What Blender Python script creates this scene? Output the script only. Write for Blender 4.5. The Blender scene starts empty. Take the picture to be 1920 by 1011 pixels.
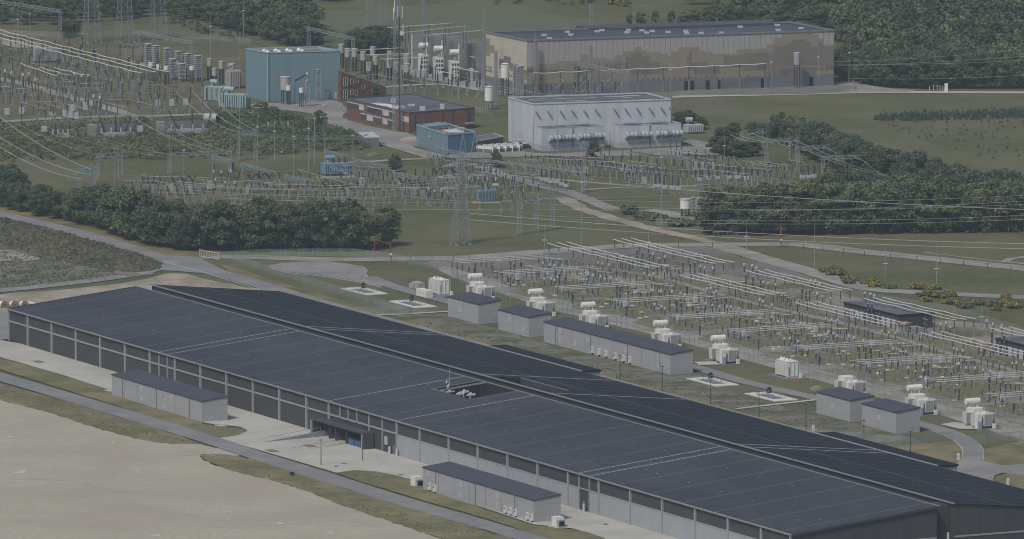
import bpy, math, random
import numpy as np
from mathutils import Vector, Matrix
from mathutils.geometry import tessellate_polygon
R = random.Random(7); NR = np.random.default_rng(7)
sc = bpy.context.scene; COL = sc.collection

# ------------------------------------------------------------------ camera (long lens from high above the plain)
F, CX, CY, YH, H = 17000., 960., 505.5, -1600., 342.
P = math.atan((CY - YH) / F)
cam = bpy.data.cameras.new('camera'); camo = bpy.data.objects.new('camera', cam); COL.objects.link(camo)
camo.location = (0, 0, H); camo.rotation_euler = (math.pi / 2 - P, 0, 0)
cam.sensor_width = 36; cam.lens = F / 1920 * 36; cam.clip_start = 10; cam.clip_end = 30000
sc.camera = camo
# ------------------------------------------------------------------ sky, sun, exposure
SUN_EL, SUN_AZ = 52., 212.            # azimuth: compass-like angle of the sun, 180 = behind the camera, 270 = from the left
w = bpy.data.worlds.new('World'); sc.world = w; w.use_nodes = True
nt = w.node_tree; bg = nt.nodes['Background']; sky = nt.nodes.new('ShaderNodeTexSky')
sky.sky_type = 'NISHITA'; sky.sun_disc = False; sky.sun_elevation = math.radians(SUN_EL); sky.sun_rotation = math.radians(SUN_AZ)
sky.air_density = 1.0; sky.dust_density = 2.5; sky.ozone_density = 1.2
nt.links.new(sky.outputs[0], bg.inputs[0]); bg.inputs[1].default_value = 0.075
sun = bpy.data.lights.new('sun', 'SUN'); suno = bpy.data.objects.new('sun', sun); COL.objects.link(suno)
sun.energy = 2.0; sun.angle = math.radians(10); sun.color = (1.0, .97, .93)
az, el = math.radians(SUN_AZ), math.radians(SUN_EL)
sd = Vector((math.sin(az) * math.cos(el), math.cos(az) * math.cos(el), math.sin(el)))
suno.rotation_euler = sd.to_track_quat('Z', 'Y').to_euler(); suno.location = (0, 2500, 600)
sc.view_settings.view_transform = 'Standard'; sc.view_settings.look = 'None'
sc.view_settings.exposure = 0.3; sc.view_settings.gamma = 1
sc.cycles.max_bounces = 5; sc.cycles.volume_bounces = 1; sc.cycles.diffuse_bounces = 2; sc.cycles.glossy_bounces = 2
sc.cycles.transparent_max_bounces = 12; sc.cycles.filter_width = 1.05

# ------------------------------------------------------------------ survey helpers: read a spot of the site off the photograph once
def G(x, y, z=0.):
    u = (x - CX) / F; v = (y - CY) / F
    dy = math.cos(P) - v * math.sin(P); dz = -math.sin(P) - v * math.cos(P)
    t = (z - H) / dz
    return Vector((u * t, dy * t, z))
def PX(X, Y, Z):
    Z -= H; zc = Y * math.cos(P) - Z * math.sin(P); yv = -(Y * math.sin(P) + Z * math.cos(P))
    return CX + F * X / zc, CY + F * yv / zc
def SC(y): return F * (math.sin(P) + (y - CY) / F * math.cos(P)) / H       # pixels per metre at a ground row
def HZ(x, y, yt):                                                        # height of something standing at (x, y) that reaches row yt
    g = G(x, y); lo, hi = 0., 120.
    for _ in range(40):
        m = (lo + hi) / 2
        if PX(g.x, g.y, m)[1] > yt: lo = m
        else: hi = m
    return lo
ANG = math.radians(-63.6)
U = Vector((math.cos(ANG), math.sin(ANG), 0)); W = Vector((-math.sin(ANG), math.cos(ANG), 0)); O = G(18, 640)
def UW(u, w_, z=0.): return O + U * u + W * w_ + Vector((0, 0, z))
def toUW(x, y, z=0.):
    d = G(x, y, z) - O; return d.dot(U), d.dot(W)

# ------------------------------------------------------------------ mesh builder
class MB:
    def __init__(s): s.v = []; s.f = []; s.m = []; s.k = 0
    def add(s, vs, fs):
        n = len(s.v); s.v += [tuple(v) for v in vs]; s.f += [tuple(i + n for i in f) for f in fs]; s.m += [s.k] * len(fs); return s
    def box(s, x0, x1, y0, y1, z0, z1):
        return s.add([(x0,y0,z0),(x1,y0,z0),(x1,y1,z0),(x0,y1,z0),(x0,y0,z1),(x1,y0,z1),(x1,y1,z1),(x0,y1,z1)],
                     [(0,3,2,1),(4,5,6,7),(0,1,5,4),(1,2,6,5),(2,3,7,6),(3,0,4,7)])
    def cb(s, x, y, z0, sx, sy, h): return s.box(x - sx/2, x + sx/2, y - sy/2, y + sy/2, z0, z0 + h)
    def cyl(s, a, b, r0, r1=None, n=8, caps=True):
        a = Vector(a); b = Vector(b); r1 = r0 if r1 is None else r1; d = (b - a).normalized()
        e = d.cross(Vector((0,0,1)) if abs(d.z) < .9 else Vector((1,0,0))).normalized(); f = d.cross(e)
        vs = []
        for c, r in ((a, r0), (b, r1)):
            for i in range(n):
                t = 2 * math.pi * (i + .5) / n; vs.append(c + e * (r * math.cos(t)) + f * (r * math.sin(t)))
        fs = [(i, (i + 1) % n, n + (i + 1) % n, n + i) for i in range(n)]
        if caps: fs += [tuple(range(n - 1, -1, -1)), tuple(range(n, 2 * n))]
        return s.add(vs, fs)
    def bar(s, a, b, t): return s.cyl(a, b, t * .7071, n=4)
    def path(s, pts, r, n=5):
        for a, b in zip(pts, pts[1:]): s.cyl(a, b, r, n=n, caps=False)
        return s
    def prism(s, poly, z0, z1):
        n = len(poly); vs = [(p[0], p[1], z0) for p in poly] + [(p[0], p[1], z1) for p in poly]
        fs = [(i, (i + 1) % n, n + (i + 1) % n, n + i) for i in range(n)] + [tuple(range(n - 1, -1, -1)), tuple(range(n, 2 * n))]
        return s.add(vs, fs)
    def dome(s, c, r, h, n=10, k=3):
        vs = []
        for j in range(k):
            t = j / k * math.pi / 2
            for i in range(n):
                q = 2 * math.pi * i / n; vs.append((c[0] + r * math.cos(t) * math.cos(q), c[1] + r * math.cos(t) * math.sin(q), c[2] + h * math.sin(t)))
        vs.append((c[0], c[1], c[2] + h)); fs = []
        for j in range(k - 1):
            for i in range(n): fs.append((j*n+i, j*n+(i+1)%n, (j+1)*n+(i+1)%n, (j+1)*n+i))
        fs += [((k-1)*n+i, (k-1)*n+(i+1)%n, k*n) for i in range(n)]
        return s.add(vs, fs)
    def data(s, name, mats):
        me = bpy.data.meshes.new(name); me.from_pydata(s.v, [], s.f)
        for m in (mats if isinstance(mats, (list, tuple)) else [mats]): me.materials.append(m)
        me.polygons.foreach_set('material_index', s.m); me.update(); return me
    def build(s, name, mats, parent=None):
        o = bpy.data.objects.new(name, s.data(name, mats)); COL.objects.link(o)
        if parent: o.parent = parent
        return o
def tag(o, label=None, cat=None, group=None, kind=None):
    if label: o['label'] = label
    if cat: o['category'] = cat
    if group: o['group'] = group
    if kind: o['kind'] = kind
    return o
def thing(name, label, cat, loc=(0,0,0), rz=0., group=None):
    o = bpy.data.objects.new(name, None); COL.objects.link(o); o.location = loc; o.rotation_euler = (0,0,rz)
    o.empty_display_size = .5
    return tag(o, label, cat, group)
def one(name, mb, mats, label, cat, loc=(0,0,0), rz=0., group=None, scale=None):
    o = mb.build(name, mats) if isinstance(mb, MB) else bpy.data.objects.new(name, mb)
    if not isinstance(mb, MB): COL.objects.link(o)
    o.location = loc; o.rotation_euler = (0,0,rz)
    if scale: o.scale = scale
    return tag(o, label, cat, group)
KIDS = {}
def dup(root, loc, rz=0., label=None, group=None, scale=None):
    if root.name not in KIDS: KIDS[root.name] = [(c, [g for g in bpy.data.objects if g.parent is c]) for c in bpy.data.objects if c.parent is root]
    r = root.copy(); COL.objects.link(r); r.location = loc; r.rotation_euler = (0,0,rz)
    if scale: r.scale = scale
    if label: r['label'] = label
    if group: r['group'] = group
    for c, gs in KIDS[root.name]:
        k = c.copy(); COL.objects.link(k); k.parent = r
        for g in gs:
            q = g.copy(); COL.objects.link(q); q.parent = k
    return r

# ------------------------------------------------------------------ materials
def mat(name, c1, c2=None, sc1=.3, rough=.8, spec=.25, metal=0., c3=None, sc3=.03, lo=.35, hi=.65, bump=0., stretch=None, rnd=0., lo3=.42, hi3=.62):
    m = bpy.data.materials.new(name); m.use_nodes = True; n = m.node_tree.nodes; l = m.node_tree.links
    b = n['Principled BSDF']; b.inputs['Roughness'].default_value = rough; b.inputs['Specular IOR Level'].default_value = spec
    b.inputs['Metallic'].default_value = metal
    c2 = c2 or tuple(x * .82 for x in c1)
    tc = n.new('ShaderNodeTexCoord'); vec = tc.outputs['Object']
    if stretch:
        mp = n.new('ShaderNodeMapping'); mp.inputs['Scale'].default_value = stretch[:3]
        if len(stretch) > 3: mp.inputs['Rotation'].default_value = (0, 0, stretch[3])
        l.new(vec, mp.inputs[0]); vec = mp.outputs[0]
    def noise(s, d=5):
        x = n.new('ShaderNodeTexNoise'); x.inputs['Scale'].default_value = s; x.inputs['Detail'].default_value = d
        x.inputs['Roughness'].default_value = .62; l.new(vec, x.inputs['Vector']); return x.outputs[0]
    def ramp(f, a, z, ca, cb):
        r = n.new('ShaderNodeValToRGB'); r.color_ramp.elements[0].position = a; r.color_ramp.elements[1].position = z
        r.color_ramp.elements[0].color = (*ca, 1); r.color_ramp.elements[1].color = (*cb, 1); l.new(f, r.inputs[0]); return r.outputs[0]
    nf = noise(sc1); out = ramp(nf, lo, hi, c1, c2)
    if c3:
        f = ramp(noise(sc3, 4), lo3, hi3, (0,0,0), (1,1,1)); mx = n.new('ShaderNodeMix'); mx.data_type = 'RGBA'
        l.new(f, mx.inputs[0]); l.new(out, mx.inputs[6]); mx.inputs[7].default_value = (*c3, 1); out = mx.outputs[2]
    if rnd:
        oi = n.new('ShaderNodeObjectInfo'); mr = n.new('ShaderNodeMapRange'); mr.inputs[3].default_value = 1 - rnd; mr.inputs[4].default_value = 1 + rnd
        hs = n.new('ShaderNodeHueSaturation'); l.new(oi.outputs['Random'], mr.inputs[0]); l.new(mr.outputs[0], hs.inputs['Value'])
        l.new(out, hs.inputs['Color']); out = hs.outputs[0]
    l.new(out, b.inputs['Base Color'])
    if bump:
        bp = n.new('ShaderNodeBump'); bp.inputs['Strength'].default_value = bump; bp.inputs['Distance'].default_value = .3
        l.new(nf, bp.inputs['Height']); l.new(bp.outputs[0], b.inputs['Normal'])
    return m
def leafmat(name, dark, light, rnd=.18, other=None):
    """leaf colour: each clump of leaves carries its own tone (colour attribute), each tree its own lightness"""
    m = bpy.data.materials.new(name); m.use_nodes = True; n = m.node_tree.nodes; l = m.node_tree.links
    b = n['Principled BSDF']; b.inputs['Roughness'].default_value = .7; b.inputs['Specular IOR Level'].default_value = .15
    at = n.new('ShaderNodeAttribute'); at.attribute_name = 'tone'
    r = n.new('ShaderNodeValToRGB'); r.color_ramp.elements[0].color = (*dark, 1); r.color_ramp.elements[1].color = (*light, 1)
    if other:
        e = r.color_ramp.elements.new(.9); e.color = (*light, 1); r.color_ramp.elements[-1].color = (*other, 1)
    l.new(at.outputs['Fac'], r.inputs[0])
    oi = n.new('ShaderNodeObjectInfo'); mr = n.new('ShaderNodeMapRange'); mr.inputs[3].default_value = 1 - rnd; mr.inputs[4].default_value = 1 + rnd
    hs = n.new('ShaderNodeHueSaturation'); l.new(oi.outputs['Random'], mr.inputs[0]); l.new(mr.outputs[0], hs.inputs['Value'])
    mr2 = n.new('ShaderNodeMapRange'); mr2.inputs[3].default_value = .515; mr2.inputs[4].default_value = .475
    ml = n.new('ShaderNodeMath'); ml.operation = 'FRACT'; mu = n.new('ShaderNodeMath'); mu.operation = 'MULTIPLY'; mu.inputs[1].default_value = 7.3
    l.new(oi.outputs['Random'], mu.inputs[0]); l.new(mu.outputs[0], ml.inputs[0]); l.new(ml.outputs[0], mr2.inputs[0]); l.new(mr2.outputs[0], hs.inputs['Hue'])
    l.new(r.outputs[0], hs.inputs['Color']); l.new(hs.outputs[0], b.inputs['Base Color']); return m
def meshmat(name, c, alpha):
    """woven wire: mostly holes"""
    m = bpy.data.materials.new(name); m.use_nodes = True; n = m.node_tree.nodes; l = m.node_tree.links
    b = n['Principled BSDF']; b.inputs['Base Color'].default_value = (*c, 1); b.inputs['Roughness'].default_value = .6
    nz = n.new('ShaderNodeTexNoise'); nz.inputs['Scale'].default_value = .35; tc = n.new('ShaderNodeTexCoord'); l.new(tc.outputs['Object'], nz.inputs['Vector'])
    mr = n.new('ShaderNodeMapRange'); mr.inputs[3].default_value = alpha * .5; mr.inputs[4].default_value = alpha * 1.5; l.new(nz.outputs[0], mr.inputs[0])
    l.new(mr.outputs[0], b.inputs['Alpha']); return m

m_grass = mat('meadow_grass', (.068,.076,.034), (.106,.106,.052), .35, .95, .05, c3=(.122,.118,.064), sc3=.022, bump=.5)
m_verge = mat('verge_grass', (.090,.097,.044), (.155,.142,.078), .6, .95, .05, c3=(.20,.17,.10), sc3=.06, bump=.5)
m_dry = mat('dry_grass', (.15,.13,.065), (.22,.18,.10), .4, .95, .05, c3=(.10,.10,.045), sc3=.05, bump=.4)
m_lush = mat('lush_grass', (.064,.076,.034), (.102,.107,.052), .4, .95, .05, c3=(.122,.116,.064), sc3=.025, lo3=.36, hi3=.62, bump=.4)
m_crop = mat('crop_field', (.100,.112,.066), (.116,.126,.076), .05, .95, .05, stretch=(.15, 1., 1., .35))
m_weed = mat('weedy_ground', (.115,.113,.080), (.195,.19,.16), .5, .95, .05, c3=(.08,.085,.045), sc3=.10, bump=.4)
m_sand = mat('sandy_soil', (.320,.293,.230), (.388,.356,.283), .7, .95, .05, c3=(.315,.278,.220), sc3=.025, bump=.3)
m_rut = mat('rutted_soil', (.30,.275,.23), (.37,.34,.285), .5, .95, .05)
m_sandtrack = mat('sand_track', (.27,.235,.185), (.36,.32,.26), .25, .95, .05, c3=(.20,.18,.125), sc3=.05)
m_conc = mat('concrete_paving', (.37,.358,.315), (.43,.415,.37), .2, .9, .15, c3=(.335,.32,.28), sc3=.05)
m_kerb = mat('pale_concrete', (.50,.48,.43), (.42,.40,.36), .8, .9, .15)
m_pad = mat('pad_concrete', (.46,.44,.39), (.58,.555,.50), .7, .9, .15)
m_asph = mat('asphalt', (.155,.155,.158), (.19,.188,.186), .25, .9, .2, c3=(.215,.21,.20), sc3=.06)
m_asph2 = mat('old_asphalt', (.165,.16,.155), (.215,.205,.192), .18, .9, .2, c3=(.25,.235,.21), sc3=.05)
m_gravel = mat('yard_gravel', (.185,.162,.130), (.265,.23,.185), .5, .95, .1, c3=(.115,.112,.058), sc3=.045, lo3=.45, hi3=.58)
m_dgravel = mat('dark_gravel', (.135,.128,.118), (.175,.162,.145), .4, .95, .1, c3=(.12,.115,.075), sc3=.03)
m_track = mat('gravel_track', (.24,.225,.20), (.30,.28,.25), .3, .95, .1, c3=(.20,.19,.15), sc3=.08)
m_olive = mat('olive_meadow', (.078,.080,.040), (.115,.108,.058), .4, .95, .05, c3=(.135,.118,.07), sc3=.04)
m_patch = mat('yard_grass', (.100,.106,.050), (.16,.148,.085), .4, .95, .05, c3=(.18,.155,.095), sc3=.07, lo3=.5, hi3=.68, bump=.4)
m_brown = mat('bare_earth', (.17,.135,.10), (.24,.195,.15), .3, .95, .05, c3=(.10,.10,.05), sc3=.08)
m_bank = mat('rough_bank', (.066,.078,.040), (.105,.104,.060), .5, .95, .05, c3=(.115,.104,.072), sc3=.06, bump=.6)
m_manhole = mat('rusty_plate', (.19,.125,.085), (.24,.17,.12), 1., .9)
m_line = mat('road_paint', (.72,.72,.68), (.6,.6,.56), 1., .8)

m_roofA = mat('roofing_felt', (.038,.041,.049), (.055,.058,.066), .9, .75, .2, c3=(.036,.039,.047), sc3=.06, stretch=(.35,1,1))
m_roofB = mat('darker_far_roofing', (.009,.011,.016), (.013,.015,.020), .15, .75, .12, c3=(.016,.019,.025), sc3=.03, stretch=(.3,1,1))  # far hall and annex roofs, darker in colour than the near roof
m_seam = mat('roof_seam', (.20,.205,.21), (.14,.145,.15), .6, .6)
m_bseam = mat('roof_expansion_strip', (.36,.36,.36), (.30,.30,.30), .6, .6)
m_dot = mat('roof_vent_cap', (.34,.30,.26), None, 1., .6)
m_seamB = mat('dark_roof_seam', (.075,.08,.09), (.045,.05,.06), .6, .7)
m_trim = mat('aluminium_trim', (.25,.25,.25), (.21,.21,.21), .5, .5, .4)
m_hall = mat('dark_cladding', (.048,.047,.050), (.060,.058,.061), .4, .75, .2, stretch=(3,3,.15))
m_panel = mat('grey_panel', (.275,.285,.305), (.305,.312,.328), .35, .6, .3, stretch=(1,1,.4))
m_post = mat('grey_steel_pilaster', (.29,.29,.295), (.25,.25,.255), .6, .6, .3)
m_shed = mat('shed_cladding', (.285,.285,.29), (.315,.315,.315), .3, .7, .25, stretch=(.2,.2,3))
m_shedd = mat('shed_joint', (.17,.175,.185), None, 1., .7)
m_louv = mat('pale_louvre', (.40,.40,.41), (.34,.34,.35), 6, .6, stretch=(.2,.2,4))
m_shroof = mat('shed_roof_felt', (.052,.056,.068), (.062,.066,.078), .3, .7, .2)
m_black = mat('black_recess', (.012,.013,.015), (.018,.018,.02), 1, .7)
m_white = mat('white_paint', (.66,.65,.60), (.56,.55,.50), .9, .5, .35, bump=0)
m_wrad = mat('white_radiator', (.60,.59,.55), (.50,.49,.455), .6, .5, .3)
m_grad = mat('gap_shade_and_fitting_grey', (.30,.295,.28), (.24,.235,.225), 2., .6)  # grey standing for shade in the fin gaps, also a conservator fitting
m_galv = mat('galvanised_steel', (.25,.265,.28), (.20,.215,.23), .5, .55, .4)
m_lsteel = mat('light_steel', (.45,.46,.47), (.38,.39,.40), .5, .5, .4)
m_alu = mat('bus_tube_aluminium', (.56,.55,.52), (.47,.46,.43), .3, .45, .4)
m_ins = mat('dark_porcelain', (.040,.042,.050), (.055,.053,.056), 2., .35, .5)
m_brownins = mat('brown_porcelain', (.055,.042,.040), (.045,.036,.034), 2., .35, .5)
m_red = mat('red_paint', (.22,.045,.035), (.18,.04,.03), 1., .6)
m_redtop = mat('red_cap', (.17,.07,.05), None, 1., .6)
m_teal = mat('green_glass_insulator', (.16,.27,.255), (.12,.21,.20), 2., .3, .5)
m_ghead = mat('pale_grey_head', (.42,.44,.46), (.35,.37,.39), 1., .45, .35)
m_bhead = mat('blue_grey_cap', (.25,.29,.34), (.20,.24,.29), 1., .5)
m_tealtx = mat('pale_green_paint', (.29,.375,.36), (.24,.32,.31), .6, .5, .3)
m_bluetx = mat('blue_green_paint', (.17,.26,.31), (.14,.21,.26), .8, .5, .3)
m_blue = mat('blue_cladding', (.135,.205,.240), (.152,.225,.258), .25, .6, .3, stretch=(2.5,2.5,.12))
m_bluetrim = mat('blue_trim', (.28,.38,.42), None, .5, .6)
m_blued = mat('deep_blue_cladding', (.075,.145,.21), (.09,.165,.23), .3, .6, .3, stretch=(2,2,.15))
m_brick = mat('red_brick', (.165,.080,.060), (.20,.10,.076), .7, .9, .1, c3=(.15,.072,.056), sc3=.15)
m_glass = mat('window_glass', (.040,.055,.070), (.07,.085,.10), .5, .15, .5)
m_blind = mat('window_blind', (.48,.48,.45), (.42,.42,.40), .5, .7)
m_wtrim = mat('white_trim', (.52,.52,.48), None, .5, .6)
m_sroof = mat('grey_roof_felt', (.085,.092,.105), (.105,.11,.122), .2, .85, .15, c3=(.12,.125,.135), sc3=.08)
m_wbld = mat('pale_blue_cladding', (.445,.47,.50), (.485,.505,.53), .3, .6, .3, stretch=(2,2,.12), c3=(.40,.425,.455), sc3=.12)
m_stain = mat('weathered_wall_foot', (.33,.345,.36), (.38,.40,.42), .6, .8, stretch=(1.5,1.5,.2))
m_rustroof = mat('rust_stained_roof', (.15,.13,.112), (.21,.185,.16), .35, .9, c3=(.10,.088,.08), sc3=.15)
m_cream = mat('cream_facade', (.40,.37,.295), (.45,.415,.335), .25, .7, .2, stretch=(.5,.5,2))
m_tan0 = mat('pale_grey_facade', (.30,.285,.265), (.33,.315,.29), .4, .7, .2, stretch=(4,4,.1))
m_tan1 = mat('tan_facade', (.225,.195,.145), (.25,.215,.16), .5, .75, .2)
m_tan2 = mat('brown_facade', (.165,.142,.122), (.185,.158,.135), .5, .75, .2)
m_tan3 = mat('dark_brown_facade', (.13,.113,.10), (.145,.125,.11), .5, .75, .2)
m_tanj = mat('facade_joint', (.16,.15,.14), None, 1., .8)
m_plinth = mat('plinth_concrete', (.135,.142,.152), (.155,.16,.168), .3, .85)
m_bigroof = mat('hall_roof_felt', (.060,.064,.076), (.072,.076,.088), .1, .7, .25, c3=(.055,.058,.07), sc3=.02)
m_wallc = mat('firewall_concrete', (.215,.21,.205), (.26,.25,.245), .25, .9, .1, c3=(.18,.175,.17), sc3=.15, stretch=(.4,.4,2))
m_grey = mat('grey_cabinet', (.30,.31,.32), (.26,.27,.28), .6, .6)
m_coil = mat('grey_reactor_shell', (.35,.335,.315), (.30,.285,.27), 1.2, .7, stretch=(.4,.4,3))
m_wood = mat('drum_wood', (.26,.205,.15), (.20,.155,.115), 1.5, .85)
m_bluebox = mat('blue_container', (.055,.12,.26), (.045,.10,.22), 1., .6)
m_orange = mat('orange_plastic', (.50,.14,.05), None, 1., .6)
m_yellow = mat('yellow_paint', (.55,.40,.06), None, 1., .5)
m_rust = mat('rusty_orange_roof', (.40,.20,.11), (.34,.17,.10), 1., .8)
m_bark = mat('bark', (.085,.068,.050), (.06,.05,.04), 2., .95, .05)
m_wire = mat('conductor_wire', (.36,.36,.35), (.30,.30,.29), .2, .5, .4)
m_dwire = mat('dull_wire', (.24,.25,.26), None, .2, .6)
m_greenpole = mat('dark_green_paint', (.035,.055,.050), None, 1., .6)
m_fence = meshmat('wire_mesh', (.24,.29,.27), .30)
m_fenceg = meshmat('grey_wire_mesh', (.30,.31,.32), .22)
l_oak = leafmat('oak_leaves', (0.035,0.054,0.028), (0.124,0.147,0.068))
l_lime = leafmat('lime_leaves', (0.046,0.067,0.030), (0.149,0.172,0.076))
l_dark = leafmat('dark_leaves', (0.029,0.047,0.029), (0.098,0.124,0.065))
l_con = leafmat('conifer_needles', (0.029,0.049,0.034), (0.091,0.120,0.072), .12)
l_bush = leafmat('bush_leaves', (0.055,0.072,0.036), (0.159,0.166,0.083), .22)
l_tuft = leafmat('grass_tufts', (.085,.088,.048), (.16,.155,.10), .2)
m_tube = mat('dull_tube_aluminium', (.33,.33,.32), (.27,.27,.26), .3, .5, .4)
l_gorse = leafmat('gorse_flowers', (.065,.070,.026), (.24,.19,.045), .15, (.34,.25,.05))
l_white = leafmat('blossom_leaves', (.045,.056,.026), (.115,.12,.06), .1, (.36,.33,.29))

# ------------------------------------------------------------------ ground: one great sheet, and the surfaces laid on it
LAY = [0]
def sheet(name, m, pts, z=None, struct=True):
    if z is None: LAY[0] += 1; z = .003 * LAY[0]
    tri = tessellate_polygon([[Vector((p.x, p.y, 0)) for p in pts]])
    b = MB(); b.add([(p.x, p.y, z) for p in pts], [t if (pts[t[1]]-pts[t[0]]).cross(pts[t[2]]-pts[t[0]]).z > 0 else t[::-1] for t in tri])
    o = b.build(name, m)
    return tag(o, kind='structure') if struct else o
def smooth(pts, step=6., jit=0., closed=True, seed=1):
    r = random.Random(seed); n = len(pts); out = []
    rng = range(n) if closed else range(n - 1)
    for i in rng:
        p1, p2 = pts[i], pts[(i + 1) % n]
        p0 = pts[i - 1] if closed or i > 0 else p1 * 2 - p2
        p3 = pts[(i + 2) % n] if closed or i < n - 2 else p2 * 2 - p1
        k = max(1, min(60, int((p2 - p1).length / step)))
        for j in range(k):
            t = j / k
            q = .5 * ((2*p1) + (p2-p0)*t + (2*p0-5*p1+4*p2-p3)*t*t + (3*p1-p0-3*p2+p3)*t**3)
            if jit: q = q + Vector((r.uniform(-jit, jit), r.uniform(-jit, jit), 0))
            out.append(q)
    if not closed: out.append(pts[-1])
    return out
def zone(name, m, px, jit=.6, curve=True, step=5.):
    pts = [G(*p) for p in px]
    if curve: pts = smooth(pts, step, jit, seed=len(px) + int(px[0][0]))
    return sheet(name, m, pts)
def strip_pts(px, width, jit=0., step=5.):
    c = smooth([G(*p) for p in px], step, 0, False); l, r = [], []
    for i, p in enumerate(c):
        d = (c[min(i + 1, len(c) - 1)] - c[max(i - 1, 0)]).normalized(); nrm = Vector((-d.y, d.x, 0))
        j1, j2 = R.uniform(-jit, jit), R.uniform(-jit, jit)
        l.append(p + nrm * (width / 2 + j1)); r.append(p - nrm * (width / 2 + j2))
    return c, l, r
def strip(name, m, px, width, jit=0., edge=None, step=5.):
    c, l, r = strip_pts(px, width, jit, step)
    LAY[0] += 1; z = .003 * LAY[0]; n = len(c)
    b = MB(); b.add([(p.x, p.y, z) for p in l] + [(p.x, p.y, z) for p in r], [(i, n + i, n + i + 1, i + 1) for i in range(n - 1)])
    o = tag(b.build(name, m), kind='structure')
    return o
def kerb(name, px, width, side):
    c, l, r = strip_pts(px, width); e = l if side > 0 else r; b = MB()
    for a, q in zip(e, e[1:]):
        d = (q - a).normalized(); nn = Vector((-d.y, d.x, 0)) * .15
        b.add([a-nn, q-nn, q+nn, a+nn] + [v + Vector((0,0,.12)) for v in (a-nn, q-nn, q+nn, a+nn)], [(4,5,6,7),(0,1,5,4),(1,2,6,5),(2,3,7,6),(3,0,4,7)])
    return tag(b.build(name, m_kerb), kind='structure')

g = MB(); g.add([(-2500,-400,0),(2500,-400,0),(2500,7500,0),(-2500,7500,0)], [(0,1,2,3)])
tag(g.build('ground', m_grass), kind='structure')
# far fields
zone('crop_field', m_crop, [(588,24),(700,17),(850,5),(905,1),(965,9),(1046,29),(1110,46),(1100,90),(900,110),(760,100),(650,64)], .4)
zone('far_meadow', m_grass, [(905,-1),(1000,-22),(1200,-25),(1260,20),(1220,44),(1100,42),(1046,27),(965,7)], 1.5)
zone('light_green_field', m_crop, [(1872,24),(1900,26),(1990,50),(1990,66),(1900,46)], .5)  # lighter green crop in the gap of the forest
zone('right_meadow', m_lush, [(1262,184),(1500,179),(1700,177),(1960,177),(1960,330),(1800,315),(1600,262),(1480,225),(1380,236),(1290,215)], 1.)
zone('dry_meadow', m_grass, [(1640,226),(1960,222),(1960,300),(1850,300),(1720,262)], 2)
zone('middle_meadow', m_lush, [(730,400),(900,392),(1040,380),(1180,425),(1300,452),(1300,458),(1000,470),(740,476)], 1.5)
zone('right_lower_meadow', m_lush, [(1400,462),(1560,470),(1700,487),(1960,512),(1960,552),(1760,546),(1640,540),(1560,515),(1470,488)], 1.5)
zone('grass_strip', m_lush, [(1330,446),(1460,441),(1960,436),(1960,500),(1720,478),(1560,460),(1400,455)], 1)
zone('left_meadow', m_olive, [(0,60),(200,82),(420,70),(455,120),(440,200),(0,225)], 2)
zone('scrub_ground', m_grass, [(-30,232),(200,234),(480,226),(620,250),(690,276),(640,284),(300,300),(-30,310)], 2)
# left field below the bank
zone('left_field', m_weed, [(-40,455),(60,462),(160,488),(250,508),(296,506),(260,514),(180,524),(90,535),(-40,545)], 1)
zone('rubble', m_track, [(-30,468),(20,470),(62,480),(72,488),(30,490),(-30,488)], 1)
# grass of the hall site
zone('site_grass', m_lush, [(395,487),(520,489),(700,488),(840,492),(930,540),(1010,572),(1130,602),(1270,632),(1420,672),(1530,705),(1660,742),(1780,776),(1960,828),(1960,900),(1850,880),(1760,850),(1500,800),(1100,692),(700,580),(500,522)], .8)
zone('weedy_ground', m_weed, [(700,566),(842,590),(900,608),(1016,643),(1262,704),(1310,702),(1400,745),(1530,776),(1620,800),(1690,818),(1780,850),(1740,856),(1560,820),(1330,768),(1150,716),(950,660),(780,612)], 1.)
zone('dry_verge', m_dry, [(425,497),(560,540),(720,586),(900,634),(1100,690),(1330,752),(1560,812),(1780,866),(1790,874),(1560,828),(1330,770),(1100,708),(900,652),(720,604),(560,560),(440,514)], .7)
zone('mown_grass', m_verge, [(1630,838),(1740,832),(1795,826),(1804,850),(1800,878),(1740,866)], .5)
zone('mown_grass', m_verge, [(1848,842),(1960,826),(1960,872),(1850,870),(1842,856)], .5)
# the yard
def uwzone(name, m, uw, jit=.6, step=6.):
    return sheet(name, m, smooth([UW(*p) for p in uw], step, jit, seed=len(uw)) if jit else [UW(*p) for p in uw])
zone('yard_gravel', m_gravel, [(800,494),(880,487),(1060,474),(1300,462),(1400,486),(1500,520),(1590,552),(1700,590),(1960,640),(1960,830),(1750,764),(1500,698),(1290,640),(1110,590),(930,540)], .6)
zone('dark_gravel', m_dgravel, [(800,495),(880,488),(1060,475),(1300,463),(1380,482),(1470,506),(1530,530),(1400,520),(1240,498),(1080,498),(930,510),(880,520)], 1.5)
zone('fence_path', m_track, [(830,500),(870,508),(960,538),(1060,564),(1140,586),(1270,618),(1420,658),(1500,684),(1640,722),(1760,756),(1960,812),(1960,836),(1760,778),(1640,744),(1420,682),(1270,640),(1140,608),(1040,582),(930,548),(830,512)], .4)
for i in range(-1, 11):
    u0 = -49.7 + 40.7 * i
    if i >= 0: uwzone('yard_grass', m_patch, [(u0+8,183),(u0+20,180),(u0+34,183),(u0+36,200),(u0+35,216),(u0+20,218),(u0+7,216)], 1.2, 4)
    uwzone('yard_grass', m_patch, [(u0+2,228),(u0+20,224),(u0+36,228),(u0+36,238),(u0+20,240),(u0+4,240)], 1.5, 4)
strip('yard_path', m_track, [(1096,499),(1230,520),(1400,566),(1600,612),(1800,668),(1960,712)], 3., .2)
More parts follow.
